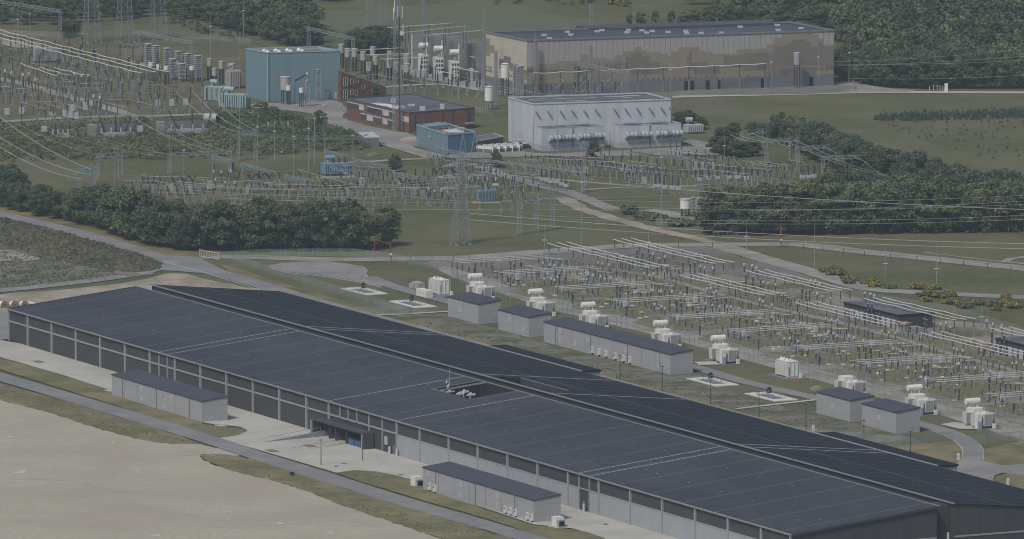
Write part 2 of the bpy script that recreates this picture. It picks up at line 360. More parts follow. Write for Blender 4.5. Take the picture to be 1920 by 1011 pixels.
# tracks and roads
strip('main_track', m_track, [(372,482),(480,483),(603,487),(707,487),(800,485),(880,483),(1027,472),(1174,462),(1272,459.5),(1400,459),(1490,459),(1543,463.5),(1621,473),(1719,483),(1960,508)], 10, .3)
strip('gravel_track', m_track, [(1330,455),(1409,479),(1490,502),(1543,517),(1588,531),(1637,543),(1719,549),(1960,560)], 8.5, .4)
strip('thin_path', m_track, [(1733,474),(1800,482),(1875,491),(1990,500)], 2.2, .3)
strip('thin_path', m_track, [(1880,493),(1895,486),(1960,478)], 3, .3)
strip('sand_path', m_sandtrack, [(1052,371),(1064,376),(1085,389),(1108,398),(1174,417),(1239,433),(1304,448),(1345,458)], 6, .7)
strip('asphalt_path', m_asph2, [(900,312),(945,330),(988,341),(1030,353),(1063,360),(1108,377),(1151,394)], 6, .3)
strip('light_path', m_track, [(1063,359),(1120,355),(1174,352),(1250,351),(1330,347)], 3, .5)
strip('light_path', m_track, [(1215,394),(1245,398),(1304,415)], 7, .5)
strip('upper_road', m_conc, [(1240,183),(1320,180.5),(1420,178.5),(1507,176.5),(1601,174),(1700,173.5),(1960,174.5)], 6.5, .2)
zone('hall_forecourt', m_track, [(1558,158),(1601,152),(1630,160),(1664,166),(1720,170),(1700,174),(1600,174),(1540,176)], .5)
zone('rear_forecourt', m_dgravel, [(880,150),(985,188),(1260,186),(1260,180),(1540,176),(1562,160),(1000,170)], .5)
zone('bay_yard', m_track, [(770,120),(900,128),(985,178),(930,172),(800,150),(740,138)], .5)
strip('light_path', m_conc, [(722,164),(760,161),(830,159),(905,170)], 4., .2)
zone('service_yard', m_asph2, [(470,196),(520,194),(620,188),(650,205),(648,224),(725,244),(781,256),(775,276),(835,292),(800,297),(716,268),(671,250),(618,235),(582,214),(529,207),(464,203)], .5)
zone('service_yard', m_sandtrack, [(750,262),(781,257),(785,276),(770,274)], .3)
zone('white_hall_yard', m_asph2, [(880,270),(955,272),(1000,288),(1078,287),(1140,284),(1290,276),(1340,276),(1400,290),(1280,292),(1126,294),(1010,294),(930,297),(840,296)], .5)
strip('light_path', m_asph2, [(1278,262),(1305,268),(1332,278)], 8, .5)
strip('light_path', m_track, [(640,306),(703,303),(739,301),(800,298)], 5, .8)
strip('light_path', m_track, [(712,270),(755,283),(800,296)], 1.6, .3)
strip('yard_lane', m_track, [(-20,74),(20,80),(60,90)], 12, .6)
strip('yard_lane', m_track, [(-20,145),(30,155),(80,168),(125,181),(170,194),(210,206),(250,219)], 6, .6)
strip('yard_lane', m_track, [(-20,230),(60,226),(133,221),(297,218),(400,214),(480,211)], 6, .5)
# the roads of the hall site
zone('sandy_ground', m_sandtrack, [(-60,562),(0,553),(120,544),(250,529),(330,513),(400,528),(450,538),(520,556),(300,620),(0,640),(-60,640)], .8)
strip('road_verge', m_dry, [(-30,388),(60,406),(150,431),(230,452),(320,474),(385,483)], 12, .8)
strip('rear_road', m_asph, [(-40,393),(0,403),(130,433),(215,457),(300,484.5),(370,502),(440,521),(511,542),(588,566),(766,614),(920,656),(1400,786),(1640,848),(1760,880)], 8)
zone('road_junction', m_asph, [(262,484),(300,480),(372,483),(385,490),(430,516),(360,512),(300,508),(285,516),(255,522),(295,507)], 0)
strip('side_road', m_asph2, [(-40,549),(0,546),(98,536),(196,524),(261,513),(305,498),(330,490)], 7)
zone('turning_area', m_asph2, [(504,499),(525,495),(560,492.5),(610,491),(652,496),(681,502),(688,508),(683,515),(690,522),(720,534),(716,539),(668,528),(603,518),(538,511),(512,505)], 0)
SR = [(690,520),(725,534),(760,545),(838,566),(1000,607),(1150,648),(1304,690),(1400,718),(1528,747),(1640,772),(1725,796),(1768,808),(1802,822),(1822,840),(1824,858),(1818,884)]
strip('service_road', m_asph, SR, 5.5)
kerb('kerb', SR[-6:], 5.5, 1); kerb('kerb', SR[-6:], 5.5, -1)
zone('road_junction', m_asph2, [(1790,876),(1800,862),(1845,866),(1880,874),(1960,872),(1960,905),(1880,888),(1862,900),(1866,908),(1800,890),(1740,872)], .0)
zone('grass_island', m_verge, [(1866,902),(1870,893),(1890,890),(1960,899),(1960,935),(1910,920)], .2)
strip('foot_path', m_conc, [(707,592),(760,590),(842,585)], 2.2, .1)
strip('foot_path', m_conc, [(1380,768),(1450,760),(1530,751)], 2., .1)
strip('foot_path', m_conc, [(1306,683),(1345,682)], 7., .1)
zone('access_slab', m_conc, [(1762,797),(1790,793),(1838,800),(1838,806),(1800,806)], 0, False)
for q in ([(560,492),(610,490.5),(652,495.5),(681,501.5),(688,507.5),(684,514),(690,520),(712,529),(734,536)],[(504,499),(512,505),(538,511.5),(603,518.5),(668,528.5),(716,539.5)]): kerb('kerb', q, .1, 1)
# front: apron, grass, road, sand
zone('concrete_apron', m_conc, [(-80,596),(18,634),(400,700),(900,860),(1500,1060),(1500,1110),(1300,1100),(1129,1009),(1076,993),(1000,985),(810,921),(772,901),(737,892),(707,886),(665,883),(630,888),(409,823),(445,818),(464,809),(451,802),(385,795),(300,760),(212,735),(119,705),(0,671),(-80,650)], 0, False)
uwzone('site_apron', m_asph2, [(-60,-2),(-3,-2),(-3,96),(0,99),(478,99),(478,-2),(520,-2),(520,110),(-60,60)], 0)
zone('verge', m_verge, [(-60,652),(0,672),(119,706),(212,736),(385,798),(409,822),(300,788),(150,741),(0,694),(-60,675)], .2)
zone('verge', m_verge, [(385,799),(451,805),(464,810),(445,818),(410,822)], .15)
zone('verge', m_verge, [(630,888),(665,883),(707,886),(737,892),(772,902),(830,930),(920,962),(1000,986),(1076,995),(1129,1010),(1300,1090),(1200,1090),(1008,1008),(920,977),(766,932)], .2)
zone('verge', m_verge, [(-60,702),(0,722),(148,760),(267,795),(380,836),(326,834),(267,827),(208,812),(166,800),(89,775),(0,752),(-60,735)], .5)
zone('verge', m_verge, [(374,856),(400,853),(450,858),(570,892),(707,936),(920,1002),(980,1022),(1060,1050),(960,1060),(826,1012),(781,997),(707,972),(630,945),(570,922),(508,902),(430,884),(386,866)], .5)
strip('wheel_rut', m_brown, [(470,861),(570,892),(707,936),(920,1002),(1040,1040)], 2.2, .5)
strip('wheel_rut', m_brown, [(0,723),(148,761),(267,796),(375,834)], 1.8, .5)
zone('sand_yard', m_sand, [(-80,728),(0,752),(89,775),(166,800),(208,812),(267,827),(326,834),(380,836),(450,856),(400,853),(374,856),(386,866),(430,884),(508,902),(570,922),(630,945),(707,972),(781,997),(826,1012),(960,1062),(960,1160),(-80,1160)], .45, step=2.)
strip('front_road', m_asph, [(-80,683),(0,708),(166,757),(267,787),(395,827),(480,855),(630,902),(766,945),(920,989),(1060,1032),(1200,1075)], 7.6)
for a, w_ in (([(-30,780),(40,802),(110,830),(168,850)],1.2), ([(-30,786),(40,808),(105,834),(155,852)],.9), ([(-20,796),(45,817),(100,838),(142,852)],.8), ([(70,833),(100,842),(130,852)],.9), ([(80,831),(115,843),(150,853)],.6), ([(170,866),(240,884),(300,902)],.8), ([(395,988),(425,966),(450,955)],.7), ([(405,992),(440,970),(470,960)],.7), ([(200,930),(330,965),(520,990)],.7), ([(540,985),(640,978),(720,990)],.8), ([(20,900),(140,905),(260,930)],.8), ([(340,850),(372,848),(400,852)],.8), ([(345,857),(380,853),(402,857)],.8)):
    strip('tyre_track', m_rut, a, w_, .2, step=2.)
for a in ([(12,886),(30,888),(47,882),(45,889),(30,890)], [(275,1006),(300,1004),(300,1008)], [(513,981),(535,983),(525,986)], [(605,1000),(622,1000),(625,1004)], [(203,830),(216,831),(212,833)], [(10,819),(24,821),(18,823)]):
    zone('white_scrap', m_kerb, a, .15)
for x, y in ((72,680), (510,847), (630,876), (645,871), (580,838), (752,892), (895,866), (1135,985)):
    c = G(x, y); sheet('manhole_plate', m_manhole, [c + U*a + W*b for a, b in (((-2.2,-1.2),(2.2,-1.2),(2.2,1.2),(-2.2,1.2)) if x < 600 else ((-.7,-.6),(.7,-.6),(.7,.6),(-.7,.6)))])
strip('road_edge_line', m_line, [(303,492),(360,507),(420,525),(486,546)], .25)

# rough bank between the left field and the road
def bank():
    rows = [[(-40,452,0),(0,460,0),(80,480,0),(150,497,0),(215,510,0),(262,513,0),(300,506,0)],
            [(-40,432,1.8),(0,440,1.8),(75,459,1.8),(150,477,1.8),(215,493,1.5),(262,499,1.2),(299,503,.4)],
            [(-40,410,3),(0,417,3),(65,431,3),(147,454,3),(215,474,2.6),(262,487,2),(298,499,.6)],
            [(-40,404,2.6),(0,410,2.6),(65,424,2.6),(147,446,2.6),(222,467,2.2),(268,480,1.6),(300,494,.4)],
            [(-40,404,0),(0,412,0),(65,427,0),(147,449,0),(222,471,0),(272,484,0),(301,495,0)]]
    cur = [smooth([G(*p) for p in r], 4, 0, False) for r in rows]
    n = 60; b = MB()
    for r in cur:
        for i in range(n):
            t = i / (n - 1) * (len(r) - 1); k = min(int(t), len(r) - 2); p = r[k].lerp(r[k+1], t - k)
            b.v.append((p.x + R.uniform(-.7,.7), p.y + R.uniform(-.7,.7), max(0, p.z + R.uniform(-.3,.3) * (p.z > .1))))
    for j in range(4):
        for i in range(n - 1): b.f.append((j*n+i, j*n+i+1, (j+1)*n+i+1, (j+1)*n+i)); b.m.append(0)
    tag(b.build('bank_terrain', m_bank), kind='structure')
    return b.v
BANK = bank()
# sandy pit in the bank foot
zone('sand_pit', m_brown, [(215,508),(232,512),(255,513),(262,516),(240,519),(214,515)], .6)

# ------------------------------------------------------------------ the two long storage halls (local x along the hall, y across it)
def slope_roof(b, holes, x1, ya, za, yb, zb, bays, rows, front_=True):
    """tilted roof with rectangular openings; k=0 felt, 1 seam, 2 expansion strip, 3 vent caps, 4 edge trim"""
    z = lambda y: za + (zb - za) * (y - ya) / (yb - ya)
    xs = sorted({-.4, x1 + .4} | {h for hh in holes for h in hh[:2]}); ys = sorted({min(ya, yb), max(ya, yb)} | {h for hh in holes for h in hh[2:]})
    b.k = 0
    for xa, xb in zip(xs, xs[1:]):
        for yc, yd in zip(ys, ys[1:]):
            if any(h[0] <= xa and xb <= h[1] and h[2] <= yc and yd <= h[3] for h in holes): continue
            b.add([(xa,yc,z(yc)),(xb,yc,z(yc)),(xb,yd,z(yd)),(xa,yd,z(yd))], [(0,1,2,3)])
    def lay(xa, xb, yc, yd, up, k):
        b.k = k
        ok = [(yc, yd)]
        for h in holes:
            if xa < h[1] and xb > h[0]: ok = [q for s, e in ok for q in ((s, min(e, h[2])), (max(s, h[3]), e)) if q[1] - q[0] > .2]
        for s, e in ok: b.add([(xa,s,z(s)+up),(xb,s,z(s)+up),(xb,e,z(e)+up),(xa,e,z(e)+up)], [(0,1,2,3)])
    y0, y1 = min(ya, yb), max(ya, yb)
    for i, x in enumerate(bays): lay(x - (.15 if front_ else .2), x + (.15 if front_ else .2), y0 + .4, y1 - .4, .05, 1)
    for x in rows: lay(x - (.26 if front_ else .4), x + (.26 if front_ else .4), y0 + .3, y1 - .3, .08, 2)
    for j, fy in enumerate((.32, .7)):
        for i in range(int(x1 / 8.6)):
            x = 4 + i * 8.6
            if i % 2 == j: lay(x - .22, x + .22, y0 + fy*(y1-y0) - .25, y0 + fy*(y1-y0) + .25, .12, 3)
    for k in range(0, int(x1 / 17.2)):                    # dashed joint along the middle
        if k % 3 != 1: lay(k*17.2+2, k*17.2+12, (y0+y1)/2 - .12, (y0+y1)/2 + .12, .03, 5)
POSTS = [-.1,13.7,30.9,48.1,65.2,82.4,99.4,116.4,133.5,150.6,167.9,184.9,202.2,216.3,258.2,272.1,289.4,306.5,323.8,341,358.3,375.5,392.8,410.2,427.8,445.2,462.5,477.6]
THIN = [105.6,111.2,223.2,228.3,233.6,241.1,249.3,364.4,370.1]
BAYS = [x for x in np.arange(8, 478, 17.2) if min(abs(x - q) for q in (105, 116, 216, 258, 364, 376)) > 3]
STRIPS = [105.6, 111.4, 216.3, 258.2, 364.4, 370.4]
WELL = (225.5, 247., 26.4, 40.0); WELLB = (221.4, 250, 46.5, 54.5)
def hall(front):
    nm = 'long low storage hall with grey roof and a front wall of dark and pale panels' if front else \
         'storage hall behind, its near black roof falling away from the twin ridge'
    t = thing('storage_hall', nm, 'hall', UW(0, 0), ANG)
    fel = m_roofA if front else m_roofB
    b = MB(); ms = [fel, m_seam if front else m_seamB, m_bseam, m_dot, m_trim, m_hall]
    X1 = 477.8
    if front: slope_roof(b, [WELL], X1, -.3, 9.43, 40.4, 13.62, BAYS, STRIPS)
    else: slope_roof(b, [WELLB], X1, 44.7, 14.0, 85.4, 9.75, list(np.arange(4, 478, 8.6)), STRIPS, False)
    b.k = 4
    if front:
        b.box(-.5, X1+.5, -.65, -.3, 9.2, 9.52); b.box(-.5, X1+.5, 40.35, 40.6, 13.55, 13.75)
        for x in (-.5, X1 + .3):
            b.k = 5; b.add([(x,-.3,9.0),(x+.2,-.3,9.0),(x+.2,40.1,13.2),(x,40.1,13.2),(x,-.3,9.62),(x+.2,-.3,9.62),(x+.2,40.1,13.75),(x,40.1,13.75)], [(0,1,5,4),(1,2,6,5),(2,3,7,6),(3,0,4,7),(4,5,6,7)])
    else:
        b.box(-.5, X1+.5, 44.4, 44.75, 13.85, 14.15)
        b.add([(0,61,12.38),(X1,61,12.38),(X1,61.12,12.38),(0,61.12,12.38)], [(0,1,2,3)])
        b.k = 5; b.box(-.5, X1+.5, 85.4, 85.8, 9.3, 9.8)
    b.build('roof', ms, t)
    # walls
    b = MB()
    if front:
        b.add([(0,0,0),(X1,0,0),(X1,0,9.3),(0,0,9.3)], [(0,1,2,3)])
        for x, fl in ((0, 1), (X1, 0)):
            b.add([(x,0,0),(x,40,0),(x,40,13.4),(x,0,9.3)], [(0,1,2,3) if not fl else (3,2,1,0)])
        b.add([(0,40,0),(X1,40,0),(X1,40,13.5),(0,40,13.5)], [(3,2,1,0)])
    else:
        b.add([(0,45,0),(X1,45,0),(X1,45,13.7),(0,45,13.7)], [(0,1,2,3)])
        for x, fl in ((0, 1), (X1, 0)): b.add([(x,45,0),(x,85,0),(x,85,9.6),(x,45,13.8)], [(0,1,2,3) if not fl else (3,2,1,0)])
        b.add([(0,85,0),(X1,85,0),(X1,85,9.6),(0,85,9.6)], [(3,2,1,0)])
        b.box(X1 - 8, X1 - 2.4, 40.15, 44.85, 0, 13.3)                          # link between the halls
        b.box(1, 4, 40.15, 44.85, 0, 11.)
        b.box(4.2, X1 - 8.2, 40.15, 44.85, 0, 11.6)
    b.build('wall', m_hall, t)
    b = MB()
    if front:
        for x in (X1 + .02,): b.box(x, x + .12, .3, 40, 5.6, 5.95)
    else: b.box(X1 + .02, X1 + .14, 45, 85, 5.6, 6.0)
    b.build('end_rail', m_post, t)
    # opening in the roof with its dark sides and the pipes in it
    x0, x1, y0, y1 = WELL if front else WELLB
    b = MB(); zt = 11.2 if front else 11.6
    zz = (lambda y: 9.43 + 4.19*(y+.3)/40.7) if front else (lambda y: 14.0 - 4.25*(y-44.7)/40.7)
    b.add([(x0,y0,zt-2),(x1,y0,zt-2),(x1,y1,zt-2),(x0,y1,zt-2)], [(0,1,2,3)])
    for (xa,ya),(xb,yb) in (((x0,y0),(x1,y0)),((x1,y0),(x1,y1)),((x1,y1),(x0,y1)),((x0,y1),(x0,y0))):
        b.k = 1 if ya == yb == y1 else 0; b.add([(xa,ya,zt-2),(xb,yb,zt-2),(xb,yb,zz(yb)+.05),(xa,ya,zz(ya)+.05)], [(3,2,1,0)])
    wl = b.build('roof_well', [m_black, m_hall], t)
    e = MB()
    for (xa,ya),(xb,yb) in ((((x0,y0),(x0+10,y0)),((x0,y1),(x0,y0))) if front else (((x1,y1),(x0,y1)),)):
        e.bar((xa,ya,zz(ya)+.08),(xb,yb,zz(yb)+.08), .16)
    e.build('well_edge', m_trim, wl)
    if front:
        e = MB(); e.bar((229.5,y0,zz(y0)+.1),(229.5,y1,zz(y1)+.1), .4); e.build('well_beam', m_trim, wl)
        for k in range(7):
            e = MB(); x = 231.5 + (k * 5 % 7) * 1.45; q = 28.2 + (k * 3 % 5) * .9; e.cyl((x, q, 12.3 + .1*(k%2)), (x + 1.0, q, 12.3), .32, n=8)
            e.cyl((x, q - .9, 12.1),(x, q + 1.5, 12.1), .2, n=6); e.cyl((x, q, 9.3),(x, q, 12), .15, n=6)
            e.build('duct', m_lsteel, wl)
        e = MB(); e.cyl((231.5,28.2,9.3),(231.5,28.2,16), .10, n=5); e.cyl((231.5,28.2,16),(231.5,28.2,18.5), .035, n=4)
        e.cyl((231.4,27.9,14.6),(231.4,27.4,14.8), .15, .42, n=10); e.cyl((231.6,28.3,13.6),(231.6,27.7,13.7), .2, .6, n=10); e.build('antenna_mast', m_lsteel, wl)
        # pilasters, rails and pale panels of the front
        for x in POSTS: MB().box(x - .31, x + .31, -.42, .1, 0, 9.05).build('wall_post', m_post, t)
        for x in THIN: MB().box(x - .17, x + .17, -.3, .1, 5.9 if 220 < x < 240 else 0, 9.05).build('wall_post', m_post, t)
        PP = sorted(POSTS + THIN)
        for a, c in zip(PP, PP[1:]):
            a2, c2 = a + .42, c - .42
            if a < 257: MB().box(a2 - .1, c2 + .1, -.22, .06, 5.7, 6.15).build('wall_rail', m_post, t)
            elif a != 364.4:
                MB().box(a2 - .1, c2 + .1, -.2, .06, .25, 5.55).build('pale_wall_panel', m_panel, t)
                MB().box(a2 - .1, c2 + .1, -.27, .06, 5.553, 5.85).build('wall_rail', m_post, t)
            else: MB().box(a2 - .1, c2 + .1, -.27, .06, 5.55, 5.85).build('wall_rail', m_post, t)
        for x in (255.5, 366.2):
            d = MB().box(x, x + 1.1, -.12, .04, 0, 2.6).build('door', m_shedd, t); MB().box(x + .85, x + .95, -.2, -.12, 1.0, 1.2).build('handle', m_lsteel, d)
        for x in (255.2, 259.6, 368.6): MB().cyl((x,-.9,0),(x,-.9,2.2), .35, n=8).build('vent_pipe', m_lsteel, t)
        MB().box(250.5, 252.2, -.15, .04, 2.2, 4.4).build('louvre', m_louv, t)
    return t
hall(True); hall(False)
# loading canopy of the front hall, what stands in it, and the ramp
t = thing('loading_canopy', 'black loading bay canopy with a flat roof against the long hall front', 'canopy', UW(212.6, 0), ANG)
MB().box(0, 32, -3.7, -.45, 4.2, 4.6).build('canopy_roof', m_shroof, t)
MB().box(31.5, 32, -3.5, -.45, 0, 4.19).build('side_wall', m_hall, t); MB().box(0, .4, -3.5, -.45, 0, 4.19).build('side_wall', m_hall, t)
MB().box(.45, 31.4, -.54, -.46, .05, 4.19).build('back_wall', m_black, t)  # coloured black to stand for the shade inside the canopy
for x in (9.5, 13.5, 20): MB().box(x, x + .4, -3.0, -.6, 0, 4.19).build('partition', m_hall, t)
for x in (.2, 31.75): MB().box(x - .22, x + .22, -3.95, -3.52, 0, 4.19).build('canopy_post', m_post, t)
for i, x in enumerate((23, 27)):
    b = MB().box(-1.7, 1.7, -.9, .9, .25, 1.75); b.k = 1; b.box(-1.75, 1.75, -.95, .95, 1.752, 1.9); b.box(-1.5, -1.2, -.8, .8, 0, .25); b.box(1.2, 1.5, -.8, .8, 0, .25)
    one('waste_container', b, [m_bluebox, m_hall], ('blue waste container nearer the open middle of the loading canopy', 'second blue waste container by the end wall of the loading canopy')[i], 'container', UW(212.6 + x, -1.9), ANG)
a = G(482, 832); e_ = G(621, 818)
def lowwall(name, label, p, q, h0, h1, th, m, rail=True):
    t = thing(name, label, 'wall', p); d = (q - p); L = d.length; d.normalize(); n = Vector((-d.y, d.x, 0)) * th / 2
    b = MB(); v = [Vector((0,0,0)) - n, d*L - n, d*L + n, n]; b.add(v + [v[0] + Vector((0,0,h0)), v[1] + Vector((0,0,h1)), v[2] + Vector((0,0,h1)), v[3] + Vector((0,0,h0))], [(0,1,5,4),(1,2,6,5),(2,3,7,6),(3,0,4,7),(4,5,6,7)])
    b.build('wall_slab', m, t)
    if rail:
        r = MB(); k = max(2, int(L / 3))
        for i in range(k + 1):
            s = i / k; z = h0 + (h1 - h0) * s; r.bar(d*L*s + Vector((0,0,z)), d*L*s + Vector((0,0,z + 1.1)), .07)
        r.bar(Vector((0,0,h0+1.1)), d*L + Vector((0,0,h1+1.1)), .07); r.build('railing', m_galv, t)
    return t
lowwall('ramp_wall', 'grey ramp wall rising towards the dark loading canopy', a, e_, .1, 1.9, .5, m_galv)
lowwall('ramp_wall', 'low kerb wall with thin railing on the near side of the loading ramp', G(549, 849), G(651, 832), .2, .5, .4, m_kerb)
# annexes leaning on the far side of hall two
for x0, ln, lb in ((137, 59, 'black flat annex behind the dark roof, near the long grey shed'), (330, 66, 'black flat annex behind the dark roof, beside the curving service road')):
    t = thing('hall_annex', lb, 'annex', UW(x0, 86), ANG)
    MB().box(.3, ln - .3, .05, 5.6, 0, 9.3).build('wall', m_shed, t); MB().box(0, ln, -.45, -.03, 9.86, 10.05).build('gutter', m_post, t)
    MB().add([(0,.0,9.55),(ln,.0,9.55),(ln,5.9,9.45),(0,5.9,9.45),(0,.0,9.95),(ln,.0,9.95),(ln,5.9,9.85),(0,5.9,9.85)], [(4,5,6,7),(0,1,5,4),(1,2,6,5),(2,3,7,6),(3,0,4,7),(3,2,1,0)]).build('roof', m_roofB, t)
MB_ = MB().box(-.5,.5,-.5,.5,0,3.2); MB_.k = 1; MB_.cyl((0,0,3.2),(0,0,7.2), .3, n=8)
one('exhaust_stack', MB_, [m_black, m_lsteel], 'pale exhaust pipe on a black box between the two hall ends', 'pipe', UW(479.5, 42.3), ANG)

# ------------------------------------------------------------------ grey sheds
def shed(u0, w0, ln, wd, label, units=(), louv=(), bays=()):
    t = thing('equipment_shed', label, 'shed', UW(u0, w0), ANG, 'grey clad equipment sheds')
    hf, hb = 5.75, 6.55
    b = MB(); b.add([(0,0,0),(ln,0,0),(ln,wd,0),(0,wd,0),(0,0,hf),(ln,0,hf),(ln,wd,hb),(0,wd,hb)], [(0,1,5,4),(1,2,6,5),(2,3,7,6),(3,0,4,7)]); b.build('wall', m_shed, t)
    b = MB(); o = .18; b.add([(-o,-o,hf-.03),(ln+o,-o,hf-.03),(ln+o,wd+o,hb+.03),(-o,wd+o,hb+.03),(-o,-o,hf+.25),(ln+o,-o,hf+.25),(ln+o,wd+o,hb+.3),(-o,wd+o,hb+.3)],
        [(3,2,1,0),(4,5,6,7),(0,1,5,4),(1,2,6,5),(2,3,7,6),(3,0,4,7)]); b.build('roof', m_shroof, t)
    b = MB()
    k = max(2, round(ln / 9.2))
    for i in range(1, k): b.box(ln*i/k - .03, ln*i/k + .03, -.05, .02, 0, hf - .05)
    b.build('panel_joint', m_shedd, t)
    for x in bays: MB().box(x - .18, x + .18, -.12, .03, 0, hf - .04).build('downpipe', m_shedd, t)
    for x, z in louv: MB().box(x - .8, x + .8, -.08, .02, z, z + 1.5).build('louvre', m_louv, t)
    for x in units:
        b = MB(); b.box(x - .38, x + .38, -.62, -.02, .6, 2.3); b.k = 1; b.cyl((x,-.66,1.75),(x,-.6,1.75), .24, n=10); b.box(x - .25, x + .25, -.4, -.2, 0, .6)
        b.build('condenser_unit', [m_white, m_black], t)
    MB().box(ln + .0, ln + .1, wd*.55, wd*.55 + 1.0, .1, 2.2).build('door', m_shed, t)
    return t
shed(118, -20, 60, 7.6, 'long grey shed before the dark left half of the hall front, without wall units', louv=[(20,3.6),(20,.9),(40,3.4),(35,.7)], bays=(7.2, 30, 52))
shed(315.3, -20.2, 63.5, 7.6, 'long grey shed by the pale panels of the hall front, with condenser units', units=(4.5,7.5,48.2,51,54,60.6,63), louv=[(3,3.9),(22,3.6),(22,.8),(43,3.4),(43,.9)], bays=(7.5, 30.5, 53))
shed(5.6, 138, 20.2, 7.2, 'short grey shed nearest the two transformer pads by the turning area', louv=[(8,2.2)])
shed(39, 138, 19.8, 7.2, 'short grey shed close to the left end of the longest rear shed', louv=[(7.5,3),(16.3,1.2)])
shed(69.7, 137.4, 79.3, 7.2, 'longest grey shed of the rear row, with six condenser units', units=(31.5,35.8,40.2,46,51,55), louv=[(10.5,3.6),(10.5,1),(20,1.2),(28,3.2),(52,3),(98.5-26,3.2),(72.5,.6)], bays=(7.6, 30, 53, 73))
shed(235.2, 137.5, 19.2, 7.2, 'short grey shed, left one of the close pair by the curving road', louv=[(9.5,2.4)])
shed(261, 137.5, 19.2, 7.2, 'short grey shed, right one of the close pair, nearest the curving road', louv=[(9.5,2.4)])
# generator cabinets beside the sheds
def cabinet(loc, label, sx=2.6, sy=2.2, h=2.6):
    t = thing('generator_cabinet', label, 'cabinet', loc, ANG)
    MB().box(-sx/2-1.2, sx/2+1.2, -sy/2-1, sy/2+1, .0, .15).build('base_slab', m_pad, t)
    MB().box(-sx/2, sx/2, -sy/2, sy/2, .15, h).build('cabinet_body', m_white, t)
    b = MB(); b.box(sx/2, sx/2 + .9, -sy/2*.8, sy/2*.8, .2, h*.78); b.k = 1; b.box(sx/2+.9, sx/2 + .95, -sy/2*.65, sy/2*.65, .5, h*.65); b.build('radiator_grille', [m_grey, m_black], t)
cabinet(G(781, 912), 'white generator cabinet at the left end of the shed by the pale panels')
cabinet(G(1046, 988), 'white generator cabinet at the right end of the shed by the pale panels')
for x, y, lb in ((205, 735, 'small concrete slab with pipes left of the front shed'), (417, 797, 'small concrete slab with pipes right of the front shed')):
    t = thing('pipe_slab', lb, 'slab', G(x, y), ANG); MB().box(-2.4, 2.4, -1.8, 1.8, 0, .15).build('slab', m_pad, t)
    b = MB()
    for k in range(4): b.cyl((-1.5 + k*.9, -.8, .3), (-1.5 + k*.9, .9, .3), .16, n=6)
    b.build('pipe_stub', m_lsteel, t)
# cable drums
for i, x in enumerate((6, 25, 44)):
    t = thing('cable_drum', ('white wrapped cable drum at the edge of the sand, half cut by the frame', 'white wrapped cable drum in the middle of the three by the hall corner', 'white wrapped cable drum nearest the hall corner')[i], 'drum', G(x, 578) , math.radians(-62))
    MB().cyl((-.95,0,1.15),(.95,0,1.15), 1.0, n=18).build('cable_wrap', m_white, t)
    for s in (-1, 1): MB().cyl((s*.95,0,1.15),(s*1.1,0,1.15), 1.2, n=18).build('flange', m_wood, t)
    MB().cyl((1.1,0,1.15),(1.14,0,1.15), .22, n=10).build('hub', m_black, t)
one('white_sheet', MB().box(-4,4,-.6,.6,0,.5), m_white, 'low white wrapped stack behind the cable drums', 'stack', G(62, 571), ANG)

